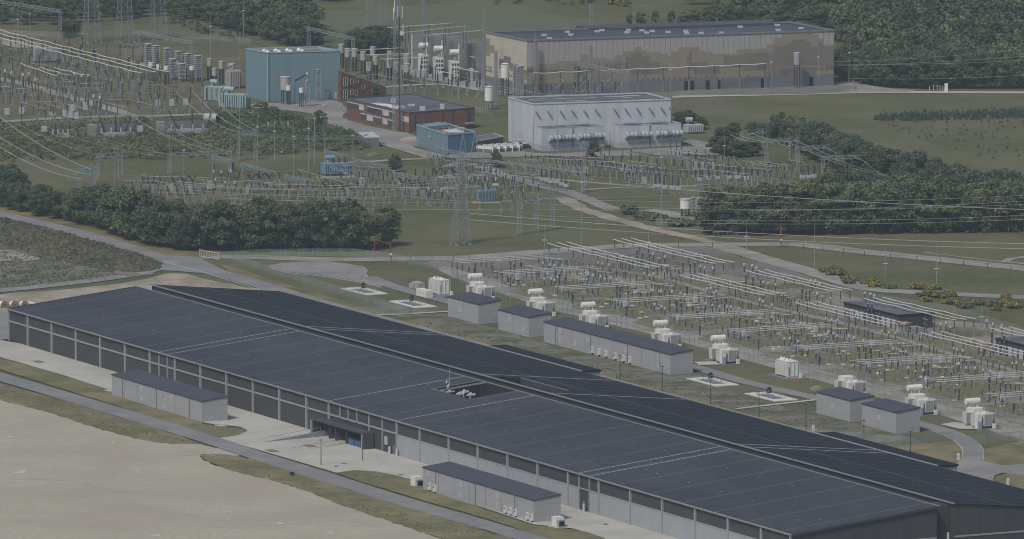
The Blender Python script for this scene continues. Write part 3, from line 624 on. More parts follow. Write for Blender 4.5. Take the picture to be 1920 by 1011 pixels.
# ------------------------------------------------------------------ big transformers
def transformer(loc, label, kind):
    t = thing('transformer', label, 'transformer', loc, ANG, 'white transformers behind the sheds')
    MB().box(-6.5, 6.5, -3.6, 3.6, 0, .22).build('base_slab', m_plinth, t)
    if kind == 'bare':
        b = MB(); b.box(-3.6, 3.6, -1.6, 1.6, .5, 4.6)
        for x in np.arange(-3.4, 3.5, .85):
            b.box(x - .1, x + .1, -1.95, 1.95, .6, 4.5)
            b.k = 1; b.box(x + .2, x + .65, -1.64, -1.605, 1.2 + .6*(int(x*3) % 2), 3.6); b.k = 0  # grey panels between the ribs paint the shade of the recesses
        for y in (-1.2, 0, 1.2): b.box(-3.8, 3.8, y - .1, y + .1, .6, 4.5)
        b.build('tank', [m_white, m_grad], t)
        b = MB()
        for x in (-3.2, -1.6, .2, 1.9, 3.2): b.cyl((x, R.uniform(-1,1), 4.6), (x, 0, 5.2), .3, n=8)
        b.box(-3.7,3.7,-1.7,1.7,4.603,4.75); b.build('tank_lid', m_white, t)
        b = MB(); b.box(-4.4, -3.9, -1.9, 1.9, .22, .5); b.box(3.2, 3.9, -2.4, 2.4, .22, .6); b.build('skid', m_grey, t)
        MB().box(4.6, 5.2, 1.2, 2.0, .22, 1.4).build('control_cabinet', m_white, t)
        return t
    b = MB(); b.box(-2.6, 3.4, -1.5, 1.5, .4, 3.7); b.build('tank', m_white, t)
    MB().box(-3.6, .3, -1.8, 1.85, 3.703, 5.0).build('hood', m_white, t)
    for i, (x0, x1, y0, y1, z1, m) in enumerate(((-4.6,-4.2,-2.4,2.4,3.8,m_wrad), (-2.6,-1.2,-3.2,-1.55,3.9,m_wrad), (1.2,3.6,-3.2,-1.55,3.8,m_wrad), (4.0,5.2,-1.3,1.3,4.1,m_wrad), (-2.2,.2,1.6,3.2,3.9,m_wrad), (1,3.4,1.6,3.2,3.9,m_wrad))):
        b = MB(); k = max(3, int((x1 - x0) / .34)) if x1 - x0 > y1 - y0 else max(3, int((y1 - y0) / .34)); b.k = 0
        if x1 - x0 > y1 - y0 or x1 - x0 > 1:
            for j in range(k): x = x0 + (x1-x0)*(j+.5)/k; b.box(x - .1, x + .1, y0, y1, .8, z1)
        else:
            for j in range(k): y = y0 + (y1-y0)*(j+.5)/k; b.box(x0, x1, y - .12, y + .12, .8, z1)
        b.k = 1; b.box(x0 - .02, x1 + .02, y0 + .15, y1 - .15, .95, z1 - .2)  # grey backing stands in for the shade between the fins
        b.build('radiator', [m, m_grad], t)
    MB().box(3.9, 5.3, -3.4, -2.0, .3, 4.2).build('tall_cabinet', m_white, t)
    b = MB(); b.cyl((3.3,0,3.7),(3.3,0,4.5), .75, .6, n=12); b.cyl((1.6,.6,3.7),(1.6,.6,4.3), .45, n=10); b.cyl((1.2,-.8,3.7),(1.2,-.8,4.2), .35, n=10); b.build('turret', m_white, t)
    b = MB()
    for x in (0.4, 1.3, 2.4): b.cyl((x, 1.0, 3.7), (x - .2, 1.4, 6.0), .13, .07, n=6)
    b.build('bushing', m_galv, t)
    if kind == 'full':
        c = MB(); c.cyl((-3.1,-2.3,6.6),(-3.1,1.9,6.6), .82, n=16); c.k = 1; c.cyl((-3.1,-.2,6.0),(-3.1,-.2,7.45), .07, n=4)
        cv = c.build('conservator', [m_white, m_grad], t)
        MB().box(-3.5,-2.7,-1.5,-1.1,5.0,5.9).build('conservator_leg', m_wrad, cv); MB().box(-3.5,-2.7,.9,1.3,5.0,5.9).build('conservator_leg', m_wrad, cv); MB().cyl((-2.9,-.2,5.0),(-2.9,-.2,5.9),.12,n=6).build('oil_pipe', m_wrad, cv)
    else:
        MB().cyl((-1.2,.6,4.7),(-1.2,.6,5.4),.09,n=6).cyl((2.6,-.4,4.5),(2.6,-.4,5.7),.09,n=6).build('yellow_lifting_lug', m_yellow, t)
    MB().box(6.0, 6.6, .8, 1.7, .22, 1.5).build('control_cabinet', m_white, t)
    MB().box(4.6, 6.0, -3.3, -2.4, .1, 2.3).build('grey_cabinet', m_grey, t)
    return t
TX = [(-41.3,158,'bare','bare white transformer tank beside stacked white crates, left end of the row'), (-26.4,164.3,'full','white transformer with tank on top behind the shed by the turning area'),
      (14.5,164,'full','white transformer with tank on top behind the short shed in the middle'), (49,164,'full','white transformer with tank on top behind the left part of the longest shed'),
      (95,164,'full','white transformer with tank on top behind the right part of the longest shed'), (131.6,163.5,'full','white transformer with tank on top, standing free right of the longest shed'),
      (167,165,'bare','bare white transformer tank alone on its slab among orange cones'), (207,163.2,'part','white transformer without conservator behind the left shed of the pair'),
      (247.2,163.2,'full','white transformer with tank on top behind the right shed of the pair'), (277.7,164.2,'full','white transformer with tank on top nearest the curving service road')]
for u, w_, k, lb in TX: transformer(UW(u, w_), lb, k)
b = MB()
for i in range(3):
    for j in range(2): b.box(-3.4 + i*2.3, -1.2 + i*2.3, -1.2, 1.0, .2 + j*1.1, 1.22 + j*1.1)
one('crate_stack', b, m_white, 'stack of white crates in front of the bare transformer tank at the left end', 'crates', UW(-38, 151.5), ANG)
b = MB().box(-3,0,-1.5,1.2,0,1.4); b.box(.3,2.6,-1.2,1.2,0,1.9); b.box(-1.8,.9,-1,1,1.42,2.1)
one('pallet_pile', b, m_coil, 'grey pile of pallets left of the white crates', 'pile', G(783, 541), ANG)
one('pallet_pile', MB().box(-2,2,-1,1,0,.7).box(-1,1.2,-.7,.7,.71,1.2), m_sandtrack, 'low tan pile of boards by the service road near the cones', 'pile', G(1531, 733), ANG)
# empty transformer slabs
for x, y, lb in ((683, 547, 'empty pale concrete slab with pit, the one nearest the turning area'), (774, 571, 'empty pale concrete slab with pit left of the first short shed'), (1336, 717, 'empty pale concrete slab with pit right of the longest shed'), (1446, 745, 'empty pale concrete slab with pit left of the shed pair')):
    t = thing('foundation_slab', lb, 'slab', G(x, y), ANG)
    b = MB()
    for q in ((-9,9,-3.6,-2.2), (-9,9,1.8,3.6), (-9,-5.5,-2.198,1.798), (5.5,9,-2.198,1.798)): b.box(*q, 0, .28)
    b.build('slab_ring', m_pad, t); MB().box(-5.5,5.5,-2.2,1.8,.0,.1).build('pit_floor', m_plinth, t)
    b = MB()
    for xx in (-5,-1.7,1.7,5): b.bar((xx,-2,.28),(xx,-2,1.4), .09); b.bar((xx,1.6,.28),(xx,1.6,1.4), .09)
    for yy in (-2,1.6): b.bar((-5,yy,1.4),(5,yy,1.4), .08); b.bar((-5,yy,.9),(5,yy,.9), .06)
    b.build('railing', m_galv, t)
    MB().box(-7.,-5.8,2.2,3.3,.28,1.4).box(-6.8,-6.,2.4,3.1,1.402,1.8).build('pump_box', m_black, t)
# lamp posts
POLES = [(602,874,6.8),(680,864,7.0),(1162.6,712,6.8),(1241.7,733,6.8),(1332.6,759,6.8),(1423,782,6.8),(1511,806,6.8),(1619.7,824,5),(1706.7,848,5.5)]
PL = ['dark lamp post at the middle of the pale apron', 'dark lamp post right before the loading canopy', 'dark green lamp post beside the six condenser units', 'dark green lamp post before the right end of the longest shed', 'dark green lamp post before the slab right of the longest shed', 'dark green lamp post below the slab left of the shed pair', 'dark green lamp post before the left shed of the pair', 'dark green lamp post before the right shed of the pair', 'dark green lamp post right of the shed pair']
for (x, y, h), lb in zip(POLES, PL):
    t = thing('lamp_post', lb, 'lamp post', G(x, y), ANG, 'lamp posts round the halls')
    MB().cyl((0,0,0),(0,0,h), .13, .08, n=6).build('pole', m_greenpole, t); MB().box(-.18,.18,-.5,.35,h,h+.16).build('lamp_head', m_greenpole, t)
# bollards and small signs
for x, y, h, lb in ((1525,810,1.9,'white marker post at the dark roof edge below the shed pair'), (1890,911,2.,'white marker post on the small grass island'), (1797,863,1.8,'small white sign with dark mark beside the curving road')):
    t = thing('marker_sign', lb, 'sign', G(x, y), ANG)
    MB().box(-.25,.25,-.3,.3,0,h).build('sign_board', m_white, t)
    if h == 1.8: MB().box(-.12,.12,-.34,-.31,.9,1.3).build('sign_mark', m_bluebox, t)
b = MB().box(-.5,.5,-.4,.4,0,1.1); one('drain_box', b, m_black, 'small dark box on the verge at the road edge', 'box', G(548, 893), ANG)
b = MB().cyl((0,0,0),(0,0,.5), .35, .35, n=8); b.dome((0,0,.5), .35, .3); one('vent_stub', b, m_white, 'white vent stub in front of the longest shed', 'vent', G(1194, 684))
CONES = [(1490,716),(1497,716),(1520,716),(1324,740),(1354,739),(1488,755),(1514,752),(1451,760),(1532,761),(1659,742),(1551,712)]
for x, y in CONES:
    b = MB().cb(0,0,0,.5,.5,.06).cyl((0,0,.06),(0,0,.9), .2, .05, n=8)
    one('traffic_cone', b, m_orange, 'orange traffic cone in the grass near the transformers', 'cone', G(x, y), 0, 'orange cones on the grass')

# ------------------------------------------------------------------ fences, gates, rails
PD = {}
def fence(label, pts, h=2.2, sp=6., m=None, name='wire_fence', post=.1, top=True, pm=None, group=None):
    m = m or m_fence; pts = [Vector((p.x, p.y, 0)) for p in pts]; o = pts[0]
    t = thing(name, label, 'fence', o, 0, group); b = MB(); r = MB(); ps = []
    for a, c in zip(pts, pts[1:]):
        k = max(1, round((c - a).length / sp))
        ps += [a.lerp(c, i / k) - o for i in range(k)]
        if m != 'none': b.add([a - o + Vector((0,0,.05)), c - o + Vector((0,0,.05)), c - o + Vector((0,0,h)), a - o + Vector((0,0,h))], [(0,1,2,3)])
        if top: r.bar(a - o + Vector((0,0,h)), c - o + Vector((0,0,h)), .05)
    ps.append(pts[-1] - o)
    if m != 'none': b.build('mesh_panel', m, t)
    if top: r.build('top_wire', pm or m_galv, t)
    key = (h, post, (pm or m_galv).name)
    if key not in PD: PD[key] = MB().cyl((0,0,0),(0,0,h+.1), post * .6, n=5).data('fence_post', pm or m_galv)
    for p in ps[:100]:
        q = bpy.data.objects.new('fence_post', PD[key]); COL.objects.link(q); q.parent = t; q.location = p
    return t
fence('long green wire mesh fence along the road behind the dark roof', [G(438,492), G(500,512), G(640,553), G(737,583), G(766,590)] + [UW(u, 108) for u in (-10, 60, 130, 200, 262)] + [G(1690,836), G(1787,826)], 2.4, 7)
fence('grey wire mesh fence between the white transformers and the gravel yard', [G(765,494), G(845,508), UW(-62,175), UW(-20,175), UW(60,175.5), UW(140,175.5), UW(220,175.5), UW(305,176)], 2.6, 6, m_fenceg)
fence('wire mesh fence under the tree belt along the gravel track', [G(412,487), G(480,483), G(560,481), G(640,481), G(662,481), G(715,487), G(760,494)], 2.4, 5)
fence('wire mesh fence running off to the right past the curving road', [G(1800,836), G(1846,833), G(1890,829), G(1960,822)], 2.6, 5)
fence('thin wire fence with short posts along the lower side of the gravel track', [G(1272,464), G(1400,464), G(1470,465), G(1543,470), G(1621,480), G(1719,490), G(1940,512)], 1.5, 9, 'none', pm=m_greenpole, post=.16)
fence('thin wire fence with short posts at the left of the gravel track', [G(770,489), G(850,489), G(880,488)], 1.5, 7, 'none', pm=m_greenpole, post=.14)
fence('low guard rail with posts along the curved side road', [G(-10,551), G(0,550), G(98,540), G(196,527.5), G(261,516.5), G(298,507)], 1.1, 5.5, 'none', 'guard_rail', .16)
fence('wire mesh fence by the bushes at the end of the sand path', [G(1230,424), G(1262,424), G(1300,416)], 2.2, 6)
fence('wire mesh fence behind the gravel yard on its meadow side', [G(1420,500), G(1560,548), G(1640,566), G(1790,590), G(1940,636)], 2.4, 8, m_fenceg)
fence('wire mesh fence in front of the tan hall along the upper road', [G(1262,182), G(1420,177), G(1560,173), G(1602,171), G(1600,160)], 2.4, 8, m_fenceg)
fence('wire mesh fence across the far meadow by the pylons', [G(0,66), G(120,72), G(250,66), G(400,76), G(470,84)], 2.2, 10, m_fenceg)
fence('wire mesh fence beside the grass by the brick office', [G(752,200), G(830,210), G(905,213), G(925,225)], 2.2, 6)
fence('wire mesh fence at the yard gate beside the brick office', [G(622,206), G(650,212)], 2.4, 4)
t = thing('sliding_gate', 'white barred sliding gate at the end of the gravel track', 'gate', G(375, 482), 0)
d = G(411, 488) - G(375, 482); b = MB()
for k in range(13): b.bar(d*(k/12) + Vector((0,0,.3)), d*(k/12) + Vector((0,0,2.2)), .1)
b.bar(Vector((0,0,.3)), d + Vector((0,0,.3)), .18); b.bar(Vector((0,0,2.2)), d + Vector((0,0,2.2)), .18); b.build('gate_leaf', m_lsteel, t)
for p in (Vector((0,0,0)), d): MB().cyl(p, p + Vector((0,0,2.6)), .15, n=6).build('gate_post', m_lsteel, t)
# red height barriers
def barrier(p, q, h, label):
    t = thing('height_barrier', label, 'barrier', p); d = q - p
    MB().bar((0,0,0),(0,0,h),.3).build('barrier_post', m_red, t); MB().bar(d, d + Vector((0,0,h)), .3).build('barrier_post', m_red, t)
    MB().bar((0,0,h),d + Vector((0,0,h)),.28).build('crossbar', m_red, t); s = d.normalized()
    MB().bar(Vector((0,0,h-1.2)), s*1.2 + Vector((0,0,h)), .25).bar(d + Vector((0,0,h-1.2)), d - s*1.2 + Vector((0,0,h)), .25).build('brace', m_red, t)
    MB().cyl(d + Vector((0,-.25,2.2)), d + Vector((0,-.32,2.2)), .35, n=10).build('round_sign', m_white, t)
barrier(G(702,481), G(733,490), 5.3, 'red height barrier over the gravel track near the tree belt end')
barrier(G(1463,456), G(1465,463), 5.6, 'red height barrier seen edge on before the right hand wood')

# ------------------------------------------------------------------ near switchyard
def busbar(p, q, z, k, label, group, r=.13, dark=2.3, sag=.18, out=1.2, heads=None, tm=None):
    """an aluminium tube on post insulators (thing > tube, posts)"""
    d = q - p; L = d.length; e = d / L; t = thing('busbar', label, 'busbar', p, 0, group)
    pts = [-e * out + Vector((0,0,z))]
    for i in range(k):
        pts.append(e * L * i / (k-1) + Vector((0,0,z)))
        if i < k-1:
            for f in (.33,.67): pts.append(e * L * (i+f) / (k-1) + Vector((0,0,z - sag)))
    pts.append(e * (L + out) + Vector((0,0,z)))
    MB().path(pts, r, 6).build('tube', tm or m_alu, t)
    key = ('post', z, dark)
    if key not in PD:
        b = MB().cyl((0,0,0),(0,0,z-dark-.2), .11, n=6); b.cb(0,0,0,.9,.9,.2); b.k = 1; b.cyl((0,0,z-dark-.2),(0,0,z-.12), .17, .13, n=8)
        b.k = 2; b.cyl((0,0,z-.12),(0,0,z+.1), .2, n=6); PD[key] = b.data('post_insulator', [m_galv, m_ins, m_ghead])
    for i in range(k):
        o = bpy.data.objects.new('support_post', PD[key]); COL.objects.link(o); o.parent = t; o.location = e * L * i / (k-1)
    return t
MG = 'busbar tubes on the long axis of the near yard'; CG = 'busbar tubes across the near yard'
WH = ('back', 'middle', 'front')
SEG = [(-100,-33.5,5),(-11.5,41,4),(62.5,116,4),(138.3,191,4),(212,265,4)]
CXS = [-77,-46,-5.3,29,70,104,145,179.3,221.5,256]
ORD = ('first','second','third','fourth','fifth','sixth','seventh','eighth','ninth','tenth')
for si, (a, c, k) in enumerate(SEG):
    for row, ws in (('nearer', (224.2,227.6,231)), ('farther', (247,250.2,253.4))):
        for j, w_ in enumerate(ws):
            busbar(UW(a, w_), UW(c, w_), 5.5, k, 'long aluminium busbar, %s tube of the %s run counted from the tree side, %s line' % (WH[2-j], ORD[si], row), MG)
for ci, u in enumerate(CXS):
    for j, du in enumerate((0, 3.6, 7.2)):
        busbar(UW(u + du, 179.6), UW(u + du, 209.2), 5.3, 4, 'cross busbar, %s tube of the %s set of three counted from the tree side' % (WH[j], ORD[ci]), CG, r=.095, sag=.05)
def tpl(f):
    b = MB(); f(b); return b
def t_ct(b):
    b.cb(0,0,0,1.1,1.1,.2); b.cyl((0,0,.2),(0,0,2.3),.11,n=6); b.k=1; b.cyl((0,0,2.3),(0,0,4.0),.16,.13,n=8); b.k=2; b.cyl((0,0,4.0),(0,0,4.5),.33,n=10); b.dome((0,0,4.5),.33,.22,8,2); b.cyl((-.45,0,4.25),(.45,0,4.25),.08,n=6)
def t_sa(b):
    b.cb(0,0,0,1.0,1.0,.2); b.cyl((0,0,.2),(0,0,1.9),.10,n=6); b.k=1; b.cyl((0,0,1.9),(0,0,3.6),.17,n=8); b.k=2; b.cyl((0,0,3.5),(0,0,3.62),.5,n=12); b.cyl((0,0,3.62),(0,0,3.9),.22,n=8)
def t_cb(b):
    b.cb(0,0,0,1.3,1.3,.2); b.cb(0,0,.2,.35,.35,2.0); b.cb(.5,0,.7,.6,.7,1.1); b.k=1; b.cyl((0,0,2.2),(0,0,4.0),.2,n=8); b.cyl((0,0,4.1),(0,0,5.6),.24,n=8); b.k=2; b.cb(0,0,4.0,.5,.4,.14); b.cb(0,0,5.6,.5,.5,.15)
def t_ds(b):
    for y in (-1.3,1.3): b.cb(0,y,0,.8,.8,.2); b.cyl((0,y,.2),(0,y,2.2),.09,n=6); b.k=1; b.cyl((0,y,2.35),(0,y,4.0),.15,.12,n=8); b.k=0
    b.box(-.15,.15,-1.7,1.7,2.2,2.35); b.k=2; b.cyl((0,-1.5,4.1),(0,1.5,4.1),.09,n=6)
def t_pi(b):
    b.cb(0,0,0,.8,.8,.2); b.cyl((0,0,.2),(0,0,2.0),.10,n=6); b.k=1; b.cyl((0,0,2.0),(0,0,4.2),.15,.12,n=8); b.k=2; b.cyl((0,0,4.2),(0,0,4.32),.2,n=6)
ME = {}
for n_, f_, m_ in (('instrument_transformer', t_ct, [m_galv, m_ins, m_ghead]), ('surge_arrester', t_sa, [m_galv, m_ins, m_bhead]), ('circuit_breaker', t_cb, [m_galv, m_ins, m_ghead]), ('disconnector', t_ds, [m_galv, m_ins, m_alu]), ('post_insulator', t_pi, [m_galv, m_ins, m_ghead])):
    ME[n_] = tpl(f_).data(n_, m_)
LB = {'instrument_transformer': 'slim instrument transformer with round pale head on a steel post in the near yard', 'surge_arrester': 'short surge arrester with blue grey ring cap in the near yard', 'circuit_breaker': 'dark two stage circuit breaker pole on a steel leg in the near yard',
      'disconnector': 'two legged disconnector with a bar on top in the near yard', 'post_insulator': 'dark post insulator on a grey steel leg in the near yard'}
def put(kind, loc, rz=ANG, s=1., label=None, group=None):
    s *= R.uniform(.9, 1.12); loc = loc + U*R.uniform(-.8,.8) + W*R.uniform(-.7,.7)
    return one(kind, ME[kind], None, label or LB[kind], kind.split('_')[-1] if kind != 'instrument_transformer' else 'transformer', loc, rz, group or kind.replace('_', ' ') + 's of the near yard', (s, s, s))
for ci, u in enumerate(CXS):
    for j, du in enumerate((0, 3.6, 7.2)):
        x = u + du
        put('surge_arrester', UW(x + 1.2, 183)); put('instrument_transformer' if ci % 2 else 'post_insulator', UW(x + 12 + 3*(ci%3), 187.5 + ci%2)); put('circuit_breaker', UW(x + 12, 193)); put('disconnector', UW(x + 12, 199.5))
        put('instrument_transformer', UW(x + 12, 205)); put('post_insulator', UW(x + 9, 209)); put('disconnector', UW(x, 213.5)); put('post_insulator', UW(x, 218.5)); put('post_insulator', UW(x + 11.5, 217))
        put('disconnector', UW(x + 2, 235.5)); put('instrument_transformer', UW(x + 16, 221)); put('instrument_transformer', UW(x + 22, 207)); put('surge_arrester', UW(x + 20, 198)); put('post_insulator', UW(x + 17, 228.5)); put('post_insulator', UW(x + 13, 234)); put('circuit_breaker', UW(x + 5, 240.5))
        if ci not in (4, 6): put('instrument_transformer', UW(x + 9, 244)); put('instrument_transformer', UW(x + 14, 257))
    b = MB().box(-.5,.5,-.5,.5,.5,2.2); b.k = 1; b.box(-.4,.4,-.4,.4,0,.5)
    for (x, w_) in ((u + 18, 193), (u + 19, 216)):
        one('control_cabinet', b, [m_ghead, m_plinth], 'pale grey control cabinet on a plinth among the near yard bays', 'cabinet', UW(x, w_), ANG, 'control cabinets of the near yard')
    for q in range(9):
        one('concrete_footing', MB().cb(0,0,0,1.3,1.0,.3), m_pad, 'small bare concrete footing in the near yard grass', 'footing', UW(u + R.uniform(4, 30), R.uniform(182, 222)), ANG, 'concrete footings of the near yard')
    # leads from the transformers up to the bars
    for j, du in enumerate((0, 3.6, 7.2)):
        b = MB(); p = UW(u + du, 178.4, 5.3)
        q = UW(u + du - 2, 174, 1.2) if ci % 3 else UW(u + du - 2, 175.5, 2.5)
        b.path([p, p.lerp(q, .3) + Vector((0,0,.3)), q], .035, 4); one('cable_drop', b, m_tube, 'thin lead dropping from a cross busbar end towards the fence', 'lead', (0,0,0), 0, 'leads at the cross busbar ends')
for (u, w_) in [(-60,176),(-24,170),(17,170),(52,170),(98,170),(134,170),(170,170),(208,170),(250,170),(280,170)]:
    for k in range(3):
        t = thing('cable_riser', 'tall dark topped post behind a white transformer', 'post', UW(u + 3.2*k, w_), ANG, 'cable riser posts behind the transformers')
        MB().cyl((0,0,0),(0,0,4.2),.08,n=6).build('post', m_galv, t)
        if k == 2: MB().cyl((0,0,4.2),(0,0,7.2),.2,n=8).build('insulator', m_ins, t)
        else: MB().cyl((0,0,4.2),(0,0,6.6),.06,n=6).build('rod', m_galv, t)
# control buildings in the near yard
def ctrl(u, w_, ln, wd, label):
    t = thing('control_building', label, 'building', UW(u, w_), ANG)
    MB().box(0,ln,0,wd,0,4.2).build('wall', m_hall, t)
    b = MB().box(-.3,ln+.3,-.3,wd+.3,4.21,4.5); b.k = 1; b.box(.1,ln-.1,.1,wd-.1,4.501,4.54); b.build('roof', [m_black, m_sroof], t)
    for i in range(int(ln / 3.2)): MB().box(.6 + i*3.2, 2.7 + i*3.2, -.08, .03, .15, 2.9).build('pale_door_panel', m_ghead if i % 3 else m_panel, t)
    d = MB().box(ln - .03, ln + .08, 1.2, 2.2, .1, 2.3).build('door', m_grey, t); MB().box(ln+.08,ln+.14,1.3,1.4,1.1,1.3).build('handle', m_lsteel, d)
    return t
ctrl(59, 241.6, 33, 11.5, 'low dark control building with pale door panels under the farther busbars'); ctrl(150, 241.6, 34, 11.5, 'low dark control building cut by the right edge of the picture')
for u, w_, lb in ((97, 240, 'small hut with orange roof beside the dark control building'), (145, 241, 'small hut with orange roof before the right hand control building')):
    t = thing('site_hut', lb, 'hut', UW(u, w_), ANG); MB().box(-1.7,1.7,-1.4,1.4,.15,2.2).build('wall', m_coil, t); MB().box(-1.85,1.85,-1.55,1.55,2.2,2.4).build('roof', m_rust, t)
    MB().box(1.2,1.5,-1.2,1.2,0,.15).box(-1.5,-1.2,-1.2,1.2,0,.15).build('skid', m_black, t)
one('grey_skip', MB().box(-2.2,2.2,-1,1,.2,1.5).box(-1.8,1.8,-.8,.8,0,.2), m_galv, 'grey steel skip beside the orange roofed hut', 'skip', UW(98, 244.5), ANG)
# slim lightning masts
MASTS = [(1756,541,86),(1527,506,103),(1400,470,60),(1216,480,60),(1021,476,60),(1660,520,60),(935,510,52),(1100,536,58),(1330,560,60),(1560,612,70),(1690,690,72),(1840,620,60)]
for x, y, dy in MASTS:
    t = thing('lightning_mast', 'slim grey lightning mast standing in or near the gravel yard', 'mast', G(x, y), 0, 'slim lightning masts'); h = HZ(x, y, y - dy)
    MB().cyl((0,0,0),(0,0,h*.6),.14,.10,n=6).build('pole', m_galv, t); MB().cyl((0,0,h*.6),(0,0,h),.06,.03,n=5).build('tip_rod', m_galv, t)
    MB().box(-.8,.8,-.15,.15,h*.42,h*.42+.25).build('floodlight_bar', m_lsteel, t)

# ------------------------------------------------------------------ rear station buildings (footprints surveyed corner by corner)
def foot(A, B, C):
    a, b, c = G(*A), G(*B), G(*C); return [a - b, Vector((0,0,0)), c - b, a + c - b - b], b
def wallquad(b, p, q, z0, z1): b.add([(p.x,p.y,z0),(q.x,q.y,z0),(q.x,q.y,z1),(p.x,p.y,z1)], [(0,1,2,3)]); return b
def onwall(p, q, s0, s1, z0, z1, out=.06, th=.12):
    """a slab lying on the wall p->q between fractions s0..s1"""
    d = q - p; n = Vector((d.y, -d.x, 0)).normalized(); a = p + d*s0; c = p + d*s1; b = MB()
    vs = []
    for z in (z0, z1):
        for v in (a - n*.05, c - n*.05, c + n*th, a + n*th): vs.append((v.x, v.y, z))
    return b.add(vs, [(3,2,1,0),(4,5,6,7),(0,1,5,4),(1,2,6,5),(2,3,7,6),(3,0,4,7)])
# --- large hall with stepped tan and brown facade
fp, loc = foot((910,164),(988,181),(1563,161)); A, B, C, D = fp
Hh = HZ(988, 181, 76); t = thing('converter_hall', 'huge flat roofed hall with stepped tan and brown facade pattern', 'hall', loc)
b = MB(); pl = 4.4
def prof(f, pts):
    for (x0, v0), (x1, v1) in zip(pts, pts[1:]):
        if x0 <= f < x1: return v0
    return pts[-1][1]
x2f = lambda x: (x - 988) / 575
P1 = [(x2f(x), v) for x, v in ((988,.47),(1010,.44),(1030,.43),(1045,.40),(1088,.30),(1102,.30),(1104,.36),(1125,.36),(1136,.38),(1153,.33),(1168,.26),(1188,.18),(1201,.25),(1213,.30),(1236,.33),(1249,.35),(1257,.27),(1272,.23),(1310,.28),(1322,.32),(1335,.37),(1352,.34),(1381,.29),(1436,.23),(1448,.11),(1464,.02),(1521,.08),(1532,.15),(1543,.24),(1600,.24))]
P2 = [(x2f(x), v) for x, v in ((988,.49),(1010,.55),(1060,.56),(1075,.52),(1130,.47),(1155,.44),(1172,.36),(1182,.30),(1203,.37),(1215,.47),(1236,.55),(1250,.60),(1283,.41),(1292,.29),(1296,.5),(1325,.55),(1357,.41),(1392,.34),(1426,.37),(1448,.26),(1476,.22),(1482,.15),(1508,.19),(1520,.27),(1535,.21),(1544,.28),(1600,.27))]
P3 = [(x2f(x), v) for x, v in ((988,.58),(1010,.60),(1080,.6),(1130,.58),(1180,.66),(1215,.68),(1240,.62),(1300,.7),(1350,.62),(1395,.68),(1440,.78),(1480,.84),(1530,.72),(1600,.9))]
nx, ny = 116, 22
for i in range(nx):
    for j in range(ny):
        f = (i + .5) / nx; v = (j + .5) / ny * (1 - pl/Hh)
        k = 0 if v < prof(f, P1) else (1 if v < prof(f, P2) else (2 if v < prof(f, P3) else 1))
        if k == 2 and v > prof(f, P3) - .1 and (int(f*40) % 3 == 0): k = 3
        if k == 1 and ((i*7 + j*3) % 23 == 0) and v > .5: k = 2
        if .17 < f < 1 and v > .735 and f > .36 and f < .62 and i % 2 and j in (ny-3, ny-1, ny-5): k = 3
        zt = Hh - (Hh - pl) * j / ny; zb = Hh - (Hh - pl) * (j + 1) / ny
        p = B + (C - B) * (i / nx); q = B + (C - B) * ((i + 1) / nx); b.k = k; wallquad(b, p, q, zb, zt)
        if k == 0 and i % 2 == 0 and j < ny:
            n = Vector(((C-B).y, -(C-B).x, 0)).normalized() * .03; e = (C - B).normalized() * .06; b.k = 5; wallquad(b, p + n - e, p + n + e, zb, zt)
E1 = [(0,.12,.10,.42),(.12,.2,.22,.36),(.2,.3,.36,.44),(.33,.45,.44,.60),(.45,.62,.37,.58),(.62,.78,.47,.62),(.78,1.,.55,.66),(.86,1.,.62,.72),(.0,.15,.62,.7),(.45,1.,.66,.7)]
for i in range(18):
    for j in range(ny):
        f = (i + .5) / 18; v = (j + .5) / ny * (1 - pl/Hh); zt = Hh - (Hh - pl) * j / ny; zb = Hh - (Hh - pl) * (j + 1) / ny
        p = A + (B - A) * (i / 18); q = A + (B - A) * ((i + 1) / 18)
        b.k = next((2 if .3 < r_[0] < .8 and v < .6 else 1 for r_ in E1 if r_[0] <= f < r_[1] and r_[2] < v < r_[3]), 4)
        wallquad(b, p, q, zb, zt)
b.k = 6
for p, q in ((A,B),(B,C),(C,D),(D,A)): wallquad(b, p, q, 0, pl)
b.k = 0
for p, q in ((C,D),(D,A)): wallquad(b, p, q, pl, Hh)
b.build('wall', [m_tan0, m_tan1, m_tan2, m_tan3, m_cream, m_tanj, m_plinth], t)
b = MB(); b.add([(v.x,v.y,Hh-.5) for v in (A,B,C,D)], [(0,1,2,3)]); b.k = 1
for p, q in ((A,B),(B,C),(C,D),(D,A)): b.bar(Vector((p.x,p.y,Hh)), Vector((q.x,q.y,Hh)), .55)
rf = b.build('roof', [m_bigroof, m_seam], t)
e1 = (C - B).normalized(); e2 = (A - B).normalized()
# raised rear part of the roof
q0 = A + (D - A)*.33 ; b = MB(); v = [q0, q0 + (B-A)*.12 + e1*14, q0 + e1*70 + (B-A)*.12, q0 + e1*78 + (A-B)*.25, q0 + (A-B)*.25]
b.prism([(p.x,p.y) for p in v], Hh-.4, Hh+.35); b.build('raised_roof', m_bigroof, t)
for f, g_ in ((.13,.55),(.10,.2),(.24,.8),(.21,.5),(.33,.75),(.36,.85),(.44,.8),(.47,.7),(.40,.55),(.49,.6),(.45,.45),(.52,.45),(.56,.3),(.585,.5),(.60,.25),(.66,.2),(.80,.75),(.93,.8),(.86,.3),(.95,.4)):
    p = B + (C-B)*f + (A-B)*g_; MB().cb(p.x,p.y,Hh-.5,1.9,1.5,.6).build('skylight', m_ghead, t)
for f in (.36,.51,.53,.58,.62,.76,.92):
    onwall(B, C, f, f + .012, .1, 3.6).build('door', m_plinth if f < .5 else m_black, t)
